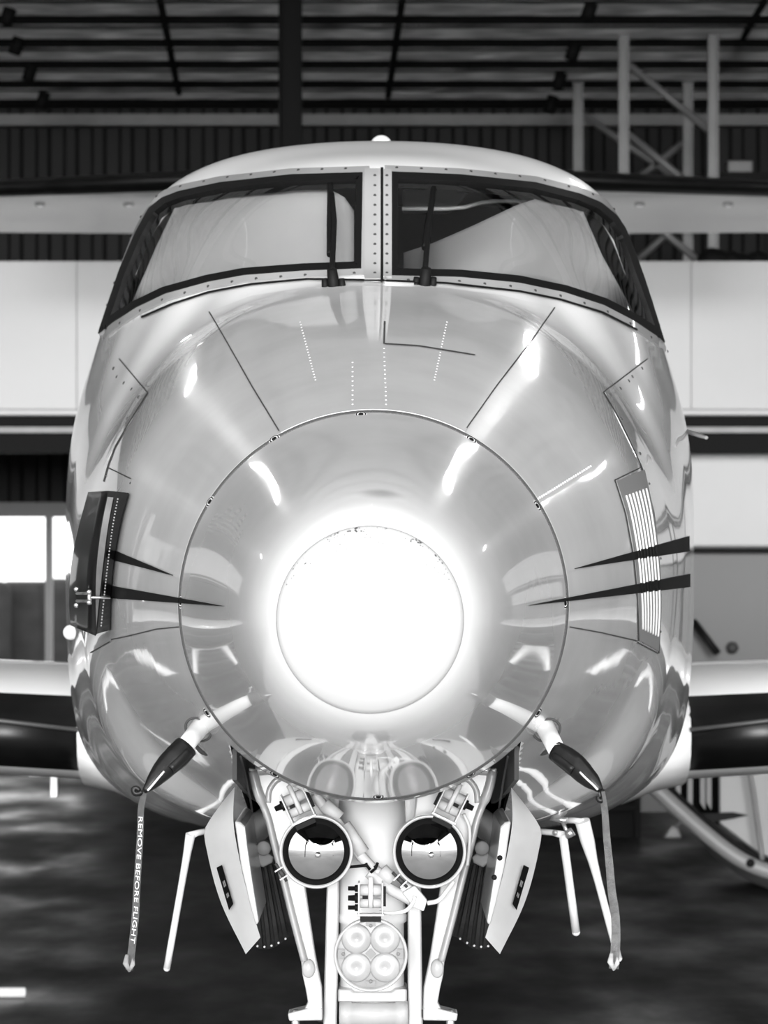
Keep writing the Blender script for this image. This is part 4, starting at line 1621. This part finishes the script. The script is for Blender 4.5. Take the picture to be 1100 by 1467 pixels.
add_tube(bm, [P(541, 1236, 8.68), P(538, 1244, 8.675), P(531, 1250, 8.68)], .0032, 8)
add_tube(bm, [P(523, 1237, 8.675), P(530, 1246, 8.675)], .0035, 8)
add_tube(bm, [P(536, 1243, 8.67), P(541, 1238, 8.67)], .003, 8)
obj('cable_tie', bm, M['black'], plane)

# ------------------------------------------------------------------ pitot probes and their covers
def pitot(base, tip, mir):
    l, n = cast(*base)
    Y0 = l.y
    a, b = l - n * .02, P(tip[0], tip[1], Y0 - .27)
    bm = bmesh.new()
    add_tube(bm, [a, l.lerp(b, .05), l.lerp(b, .5), b], [.021, .021, .0195, .0185], 20)
    pt = obj('pitot_probe', bm, M['white'], plane)
    bm = bmesh.new()
    ax = (b - l).normalized()
    c0 = l.lerp(b, .16)
    sd = ax.cross(Vector((0, 1, 0))).normalized()
    up = sd.cross(ax).normalized()
    ringp = [c0 + (sd * math.cos(t) * 1.25 + up * math.sin(t)) * .024 for t in np.linspace(0, 2 * math.pi, 33)]
    add_tube(bm, ringp, .0028, 8, caps=False)
    obj('probe_flange', bm, M['seam'], pt)
    bm = bmesh.new()
    q = cast(base[0] + (0 if not mir else 3), base[1] + 33)
    bm = bmesh.new()
    add_lathe(bm, [(.0, .0016), (.013, .0016), (.015, .004), (.021, 0)], q[0], (q[1] + Vector((0, -.3, 0))).normalized(), 20)
    obj('drain_port', bm, M['seam'], pt)
    return a, b, Y0
def cover(base, tip, centre, widths, end, tailpts, label):
    Y0 = cast(*base)[0].y
    t = thing('pitot_cover', label, 'probe cover', P(centre[0][0], centre[0][1], Y0 - .26), 'covers over the two pitot probes')
    n = len(centre)
    cc = crom(centre, 18)
    wq = np.interp(np.linspace(0, 1, 18), np.linspace(0, 1, len(widths)), widths)
    pts = [P(x, y, Y0 - .26 - .06 * i / 17) for i, (x, y) in enumerate(cc)]
    bm = bmesh.new()
    add_tube(bm, pts, [w / F * Y0 / 2 for w in wq], 16, flat=(1, .8))
    obj('sleeve', bm, M['vinyl'], t)
    # doubled flap along the mouth of the sleeve with a light stitch line
    bm = bmesh.new()
    add_tube(bm, pts[1:9], [w / F * Y0 / 2 * .8 for w in wq[1:9]], 12, flat=(.62, .9))
    fl = obj('sleeve_flap', bm, M['vinyl'], t)
    d = (Vector(pts[-1]) - Vector(pts[0])).normalized()
    s = d.cross(Vector((0, 1, 0))).normalized()
    for v in fl.data.vertices:
        v.co += s * (.010 if end < 0 else -.010) + Vector((0, -.006, 0))
    bm = bmesh.new()
    a = [Vector(p) + s * (.004 * (1 if end < 0 else -1)) + Vector((0, -wq[i] / F * Y0 * .30 - .006, 0)) for i, p in enumerate(pts)]
    add_tube(bm, a[9:17], .0024, 6)
    obj('cord', bm, M['cable'], t)
    bm = bmesh.new()
    e = pts[-1]
    k = 1 if end > 0 else -1
    if end < 0:
        q = [(204, 1134), (199, 1137), (193, 1137), (191, 1130), (196, 1129), (200, 1133)]
    else:
        q = [(862, 1132), (864, 1140), (862, 1147), (857, 1146), (857, 1141)]
    add_tube(bm, [P(x, y, e.y - .005) for x, y in crom(q, 14)], .0055, 8, flat=(1, .7))
    obj('tie_loop', bm, M['vinyl'], t)
    return t, e
pitot((288, 1040), (262, 1073), False)
pitot((780, 1040), (799, 1078), True)
tl, el = cover((288, 1040), (244, 1088), [(267, 1069), (255, 1082), (240, 1096), (225, 1113), (214, 1126), (206, 1134)], [34, 36, 33, 28, 20, 7], -1, None,
               'black vinyl probe cover on the left with a lettered warning ribbon')
tr, er = cover((780, 1040), (820, 1086), [(794, 1075), (808, 1084), (826, 1098), (840, 1112), (852, 1123), (861, 1133)], [28, 32, 33, 30, 24, 8], 1, None,
               'black vinyl probe cover on the right with a plain grey webbing ribbon')

def streamer(parent, pts, w, Y, m):
    """Hanging webbing strip, a few millimetres thick and turned a little out of the picture plane."""
    c = crom(pts, 60)
    t = np.gradient(c, axis=0)
    t /= np.linalg.norm(t, axis=1)[:, None]
    nn = np.stack([-t[:, 1], t[:, 0]], 1)
    bm = bmesh.new()
    rows = []
    for i in range(60):
        ww = w[0] + (w[1] - w[0]) * i / 59
        a, b = c[i] - nn[i] * ww / 2, c[i] + nn[i] * ww / 2
        rows.append((bm.verts.new(P(a[0], a[1], Y - .010)), bm.verts.new(P(b[0], b[1], Y + .010))))
    for i in range(59):
        f = bm.faces.new((rows[i][0], rows[i][1], rows[i + 1][1], rows[i + 1][0]))
        f.smooth = True
    bmesh.ops.solidify(bm, geom=bm.faces[:], thickness=.0014)
    o = obj('ribbon', bm, M[m], parent)
    # knotted lower end
    bm = bmesh.new()
    q = c[-1]
    add_tube(bm, [P(q[0] - 3, q[1] - 22, Y - .005), P(q[0] - 5, q[1] - 10, Y - .012), P(q[0] + 1, q[1] + 2, Y - .008)], [.004, .0065, .003], 8, flat=(1, .5))
    add_tube(bm, [P(q[0] + 6, q[1] - 20, Y), P(q[0] + 5, q[1] - 8, Y - .012), P(q[0] + 0, q[1] + 1, Y - .008)], [.003, .005, .003], 8, flat=(1, .5))
    obj('ribbon_end', bm, M[m], parent)
    return c, nn
cl, nl = streamer(tl, [(206, 1136), (202, 1158), (201, 1190), (199, 1225), (196, 1270), (194, 1310), (190, 1350), (185, 1390)], (9, 11), el.y - .01, 'ribbon_dark')
streamer(tr, [(862, 1134), (866, 1160), (869, 1200), (873, 1240), (876, 1275), (881, 1310), (882, 1345), (879, 1388)], (9, 14), er.y - .01, 'ribbon')
# lettering down the left ribbon
cu = bpy.data.curves.new('lettering', 'FONT')
cu.body = 'REMOVE BEFORE FLIGHT'
cu.size = 1.0
cu.align_x = 'LEFT'
tmp = bpy.data.objects.new('lettering', cu)
C.objects.link(tmp)
bpy.context.view_layer.update()
me = bpy.data.meshes.new_from_object(tmp.evaluated_get(bpy.context.evaluated_depsgraph_get()))
bpy.data.objects.remove(tmp)
co = np.array([v.co[:] for v in me.vertices])
x0, x1 = co[:, 0].min(), co[:, 0].max()
y0, y1 = co[:, 1].min(), co[:, 1].max()
for v, c in zip(me.vertices, co):
    s = (c[0] - x0) / (x1 - x0)
    f = (8 + s * 42)
    i = int(f)
    k = f - i
    p = cl[i] * (1 - k) + cl[i + 1] * k
    nv_ = nl[i]
    u = ((c[1] - y0) / (y1 - y0) - .5)
    q = p - nv_ * u * 6.6
    v.co = P(q[0], q[1], el.y - .0145 - .0095 * u * 0)
    v.co.y = el.y - .01 - .0085 * u * 2 * (8 / 10.) - .0035
me.materials.append(M['print'])
lt = bpy.data.objects.new('lettering', me)
C.objects.link(lt)
lt.parent = tl
lt.matrix_parent_inverse = Matrix.Translation(-Vector(tl.location))

# ------------------------------------------------------------------ belly antennas
def antenna(stub, rod, radii, Y, dy=.12):
    bm = bmesh.new()
    pts = [P(stub[0], stub[1], Y + .05), P((stub[0] * .4 + rod[0][0] * .6), (stub[1] * .4 + rod[0][1] * .6), Y + .02)]
    add_tube(bm, pts + [P(rod[0][0], rod[0][1] + 2, Y)], [.008, .008, .010], 10)
    a, b = P(rod[0][0], rod[0][1], Y), P(rod[1][0], rod[1][1], Y + dy)
    n = len(radii)
    add_tube(bm, [a.lerp(b, i / (n - 1)) for i in range(n)], radii, 14)
    bmesh.ops.create_uvsphere(bm, u_segments=14, v_segments=8, radius=radii[-1] * 1.02, matrix=Matrix.Translation(b))
    return obj('belly_antenna', bm, M['white'], plane)
antenna((300, 1190), ((273, 1195), (239, 1387)), [.013, .0105, .0095, .009, .009, .009, .009, .009], 10.0)
antenna((770, 1191), ((806, 1194), (825, 1335)), [.011, .011, .011, .011], 10.0)
antenna((806, 1175), ((834, 1176), (886, 1373)), [.020, .019, .013, .0105, .010, .010, .0095, .0095], 10.0)
bm = bmesh.new()
add_tube(bm, [P(788, 1172, 10.0), P(812, 1176, 9.98)], [.006, .009], 8)
add_tube(bm, [P(798, 1170, 10.0), P(806, 1178, 9.98), P(814, 1196, 9.96)], .005, 8)
add_tube(bm, [P(813, 1188, 9.96), P(818, 1199, 9.96)], [.010, .013], 10)
bmesh.ops.create_uvsphere(bm, u_segments=12, v_segments=8, radius=.008, matrix=Matrix.Translation(P(795, 1193, 10.0)))
obj('drain_valve', bm, M['steel'], plane)

# ------------------------------------------------------------------ wings and T-tail
def airfoil(n=24, t=.16):
    x = (1 - np.cos(np.linspace(0, math.pi, n))) / 2
    yt = 5 * t * (.2969 * np.sqrt(x) - .126 * x - .3516 * x ** 2 + .2843 * x ** 3 - .1036 * x ** 4)
    cm = .02 * (1 - (2 * x - 1) ** 2)
    return x, cm + yt, cm - yt
def aero_surface(name, sts, m, part=(0, 1), grow=0.0, parent=plane, t=.16, n=28, tilt=0.0):
    """Loft of airfoil sections; sts = [(x, y_le, z, chord)]; part = chord range covered."""
    x, up, dn = airfoil(n, t)
    sel = [i for i in range(n) if x[i] <= part[1] + 1e-6]
    bm = bmesh.new()
    rings = []
    for (sx, sy, sz, ch) in sts:
        pr = [(x[i], up[i]) for i in reversed(sel)] + [(x[i], dn[i]) for i in sel[1:]]
        rg = []
        for a, b in pr:
            g = grow * (1 if b > 0 else -1) / ch if grow else 0
            rg.append(bm.verts.new((sx, sy + (a - (grow / ch if grow else 0) * (1 - a / max(part[1], .01)) ) * ch, sz + (b + g - tilt * a) * ch)))
        rings.append(rg)
    for a, b in zip(rings, rings[1:]):
        for k in range(len(a) - 1):
            f = bm.faces.new((a[k], a[k + 1], b[k + 1], b[k]))
            f.smooth = True
    for rg in (rings[0], rings[-1]):
        bm.faces.new(rg)
    return obj(name, bm, m, parent)
WY = 13.2
for s in (-1, 1):
    zr = P(0, 1066, WY).z
    zt_ = P(0, 1050, WY).z
    xr = .62
    sts = [(s * xr, WY, zr, 2.3), (s * 1.36, WY, zt_, 2.2), (s * 3.2, WY + .1, zt_ + .10, 2.0)]
    w = aero_surface('wing', sts, M['roof_paint'], t=.185)
    stb = [(s * 1.065, WY, zr + (zt_ - zr) * .6, 2.24), (s * 1.36, WY, zt_, 2.2), (s * 3.2, WY + .1, zt_ + .10, 2.0)]
    bo = aero_surface('deicing_boot', stb, M['boot'], part=(0, .075), grow=.006, parent=w, t=.185)
    bm = bmesh.new()
    add_tube(bm, [(s * 1.07, WY - .008, zr + .05), (s * 1.36, WY - .008, zt_ + .045), (s * 3.2, WY + .092, zt_ + .145)], .008, 8)
    obj('boot_glint', bm, M['dim_steel'], w)  # paler tube stands for the highlight line along the boot
    # root fairing
    bm = bmesh.new()
    pr = []
    for (x, g) in ((.72, .10), (.86, .07), (.97, .03), (1.075, .008)):
        pr.append((s * x, WY - g * 1.4, zr + (zt_ - zr) * .4, 2.3, g))
    x_, up, dn = airfoil(20, .185)
    rings = []
    for (sx, sy, sz, ch, g) in pr:
        prf = [(x_[i], up[i] + g / ch) for i in range(19, -1, -1)] + [(x_[i], dn[i] - g / ch) for i in range(1, 20)]
        rings.append([bm.verts.new((sx, sy + a * ch, sz + b * ch)) for a, b in prf])
    for a, b in zip(rings, rings[1:]):
        for k in range(len(a) - 1):
            f = bm.faces.new((a[k], a[k + 1], b[k + 1], b[k]))
            f.smooth = True
    bm.faces.new(rings[-1])
    obj('root_fairing', bm, M['roof_paint'], w)
# under-wing flap hinge seen at left
bm = bmesh.new()
add_box(bm, P(78, 1120, 14.6), (.03, .06, .12))
add_box(bm, P(60, 1109, 14.6), (.10, .05, .02))
obj('hinge_fairing', bm, M['roof_paint'], plane, bevel=.005)

TY = 22.4
zt_ = P(0, 258, TY).z
tp = None
for s in (-1, 1):
    sts = [(s * .0 + axis_x(TY), TY, P(0, 247, TY).z, 2.3), (s * 1.2, TY + .25, P(0, 250, TY).z, 2.1), (s * 2.6, TY + .55, P(0, 256, TY).z, 1.7)]
    tp = aero_surface('tailplane', sts, M['roof_paint'], t=.085, tilt=.06)
    bo = aero_surface('deicing_boot', sts, M['boot'], part=(0, .06), grow=.005, parent=tp, t=.085, tilt=.06)
    for x in (1.56, 2.10):
        bm = bmesh.new()
        add_lathe(bm, [(0, -.004), (.03, -.004), (.034, .01)], (s * x, TY + .62, P(0, 276, TY).z), (0, -.3, -1), 20)
        obj('hinge_cap', bm, M['led_back'], tp)
bm = bmesh.new()
fa = [(-.03, 19.8, 2.2), (-.03, 22.0, 2.35), (-.03, 23.9, 2.5)]
vs0 = [bm.verts.new((axis_x(21) + dx, y, z)) for dx in (-.001,) for y, z in ((19.6, 2.30), (22.3, 4.02), (24.0, 4.02), (24.0, 2.3))]
vs1 = [bm.verts.new((axis_x(21) + .14, y, z)) for y, z in ((19.9, 2.30), (22.5, 4.02), (24.0, 4.02), (24.0, 2.3))]
vs2 = [bm.verts.new((axis_x(21) - .14, y, z)) for y, z in ((19.9, 2.30), (22.5, 4.02), (24.0, 4.02), (24.0, 2.3))]
for q in ((vs0[0], vs0[1], vs1[1], vs1[0]), (vs1[0], vs1[1], vs1[2], vs1[3]), (vs0[0], vs2[0], vs2[1], vs0[1]), (vs2[0], vs2[3], vs2[2], vs2[1])):
    bm.faces.new(q)
obj('tail_fin', bm, M['roof_paint'], plane)
# main wheels carry the rear of the aircraft, hidden behind the frame edge
for s in (-1, 1):
    bm = bmesh.new()
    add_tube(bm, [(s * 2.6, 14.4, 1.0), (s * 2.6, 14.4, .3)], .06, 14)
    leg = obj('main_gear_leg', bm, M['roof_paint'], plane)
    bm = bmesh.new()
    add_lathe(bm, [(0, -.06), (.10, -.09), (.2, -.1), (.27, -.07), (.29, 0), (.27, .07), (.2, .1), (.10, .09), (0, .06)], (s * 2.6, 14.4, .29), (1, 0, 0), 32)
    obj('main_tyre', bm, M['tyre'], leg)

# ------------------------------------------------------------------ things around the aircraft
# white curved-bottom hull behind the right wing
HY = 19.8
hull2 = thing('light_aircraft', 'white curved-bottomed fuselage of a small aircraft behind the right wing, standing on the floor', 'aircraft', P(1080, 1275, HY))
low = crom([(928, 1118), (950, 1140), (985, 1172), (1020, 1202), (1055, 1228), (1085, 1243), (1130, 1255), (1250, 1262), (1400, 1235)], 50)
bm = bmesh.new()
a = [bm.verts.new(P(x, y + 2, HY)) for x, y in low]
b = [bm.verts.new(P(x + 4, y + 24 * min(1, max(0, (x - 928) / 90)) + 2, HY + .25)) for x, y in low]
c = [bm.verts.new(P(x + 10, y + 18 * min(1, max(0, (x - 928) / 90)), HY + 1.1)) for x, y in low]
for r0, r1 in ((a, b), (b, c)):
    for k in range(49):
        f = bm.faces.new((r0[k], r0[k + 1], r1[k + 1], r1[k]))
        f.smooth = True
obj('belly', bm, M['grey_steel'], hull2)
bm = bmesh.new()
add_tube(bm, [P(x, y, HY) for x, y in low], .042, 12, flat=(1, .8))
obj('lower_rail', bm, M['fascia'], hull2)
bm = bmesh.new()
add_tube(bm, [P(x + 6, y - 14, HY + .03) for x, y in low], .014, 8)
obj('rail_gasket', bm, M['black'], hull2)
bm = prism([(1030, 1106), (1400, 1106), (1400, 1215), (1250, 1250), (1130, 1242), (1085, 1222), (1030, 1180)], HY + .25, .05)
obj('side_panel', bm, M['fascia'], hull2, bevel=.01)
bm = prism([(940, 1112), (1030, 1106), (1030, 1182), (1000, 1168), (960, 1136)], HY + .35, .05)
obj('dark_opening_plate', bm, M['inner'], hull2)  # black plate stands for the shade inside the opening
for x in (968, 985, 1003, 1012):
    bm = prism([(x, 1112), (x + 7, 1112), (x + 7, 1160), (x, 1150)], HY + .32, .03)
    obj('inner_frame', bm, M['grey_steel'], hull2)
bm = prism([(1004, 1166), (1050, 1164), (1072, 1168), (1050, 1173), (1020, 1178)], HY + .18, .04)
obj('step', bm, M['black'], hull2)
obj('strut', tube([P(x, y, HY - .02) for x, y in crom([(1072, 1098), (1078, 1130), (1085, 1180), (1092, 1232)], 14)], .014, 8), M['grey_steel'], hull2)
bm = bmesh.new()
add_lathe(bm, [(0, -.05), (.022, -.05), (.026, .0)], P(1074, 1236, HY), (0, 1, 0), 16)
obj('rail_port', bm, M['black'], hull2)
# dark steps standing behind, under the fuselage at right
t = thing('step_stand', 'dark step stand in shadow behind the fuselage, left of the curved white hull', 'stand', (P(880, 0, 24.5).x, 24.5, 0))
xl, xr = P(850, 0, 24.5).x, P(912, 0, 24.5).x
for x in (xl, xr):
    obj('leg', box((x - .02, 24.4, 0), (x + .02, 24.44, .62)), M['dark_steel'], t)
    obj('leg', box((x - .02, 24.9, 0), (x + .02, 24.94, .62)), M['dark_steel'], t)
for k in range(3):
    obj('tread', box((xl, 24.38 + k * .17, .19 + .2 * k), (xr, 24.58 + k * .17, .22 + .2 * k)), M['dark_steel'], t)
    obj('riser', box((xl, 24.56 + k * .17, .0), (xr, 24.58 + k * .17, .19 + .2 * k)), M['dark_steel'], t)
# small white fitting on the floor
t = thing('wheel_chock', 'small pale wheel chock on the floor left of the curved white hull', 'chock', (P(962, 0, 24.6).x, 24.6, 0))
x = P(962, 0, 24.6).x
bm = bmesh.new()
v = [bm.verts.new(q) for q in ((x - .06, 24.5, 0), (x + .06, 24.5, 0), (x + .035, 24.5, .07), (x - .01, 24.5, .08), (x - .06, 24.65, 0), (x + .06, 24.65, 0), (x + .035, 24.65, .07), (x - .01, 24.65, .08))]
for q in ((0, 1, 2, 3), (7, 6, 5, 4), (0, 4, 5, 1), (1, 5, 6, 2), (2, 6, 7, 3), (3, 7, 4, 0)):
    bm.faces.new([v[i] for i in q])
obj('block', bm, M['fascia'], t, bevel=.012)
obj('rope', tube([(x + .02, 24.52, .075), (x + .07, 24.5, .12), (x + .10, 24.5, .16)], .01, 8), M['fascia'], t)
# tow bar at the left edge
TB = 14.75
t = thing('tow_bar', 'white round-ended tow bar lying on the floor at the left edge', 'tow bar', (P(0, 0, TB).x - .4, TB, 0))
xe = P(38, 0, TB).x
obj('bar', tube([(xe - 1.1, TB, .022), (xe - .008, TB, .022), (xe - .002, TB, .022), (xe, TB, .022)], [.021, .021, .017, .006], 16), M['white'], t)
obj('cross_handle', tube([(xe - 1.1, TB - .2, .022), (xe - 1.1, TB + .2, .022)], .018, 12), M['white'], t)
# black stick leaning against the grey office wall
t = tag(obj('prop_stick', tube([P(993, 890, 27.2), P(1028, 936, 27.1)], .028, 8), M['black']), 'short black diagonal strut on the grey panel right of the fuselage', 'strut')
bm = bmesh.new()
bmesh.ops.create_uvsphere(bm, u_segments=14, v_segments=8, radius=.045, matrix=Matrix.Translation(P(1049, 928, 27.44)))
tag(obj('wall_knob', bm, M['seam'], smooth=True), 'small dark knob on the grey office panel near the right edge', 'knob')
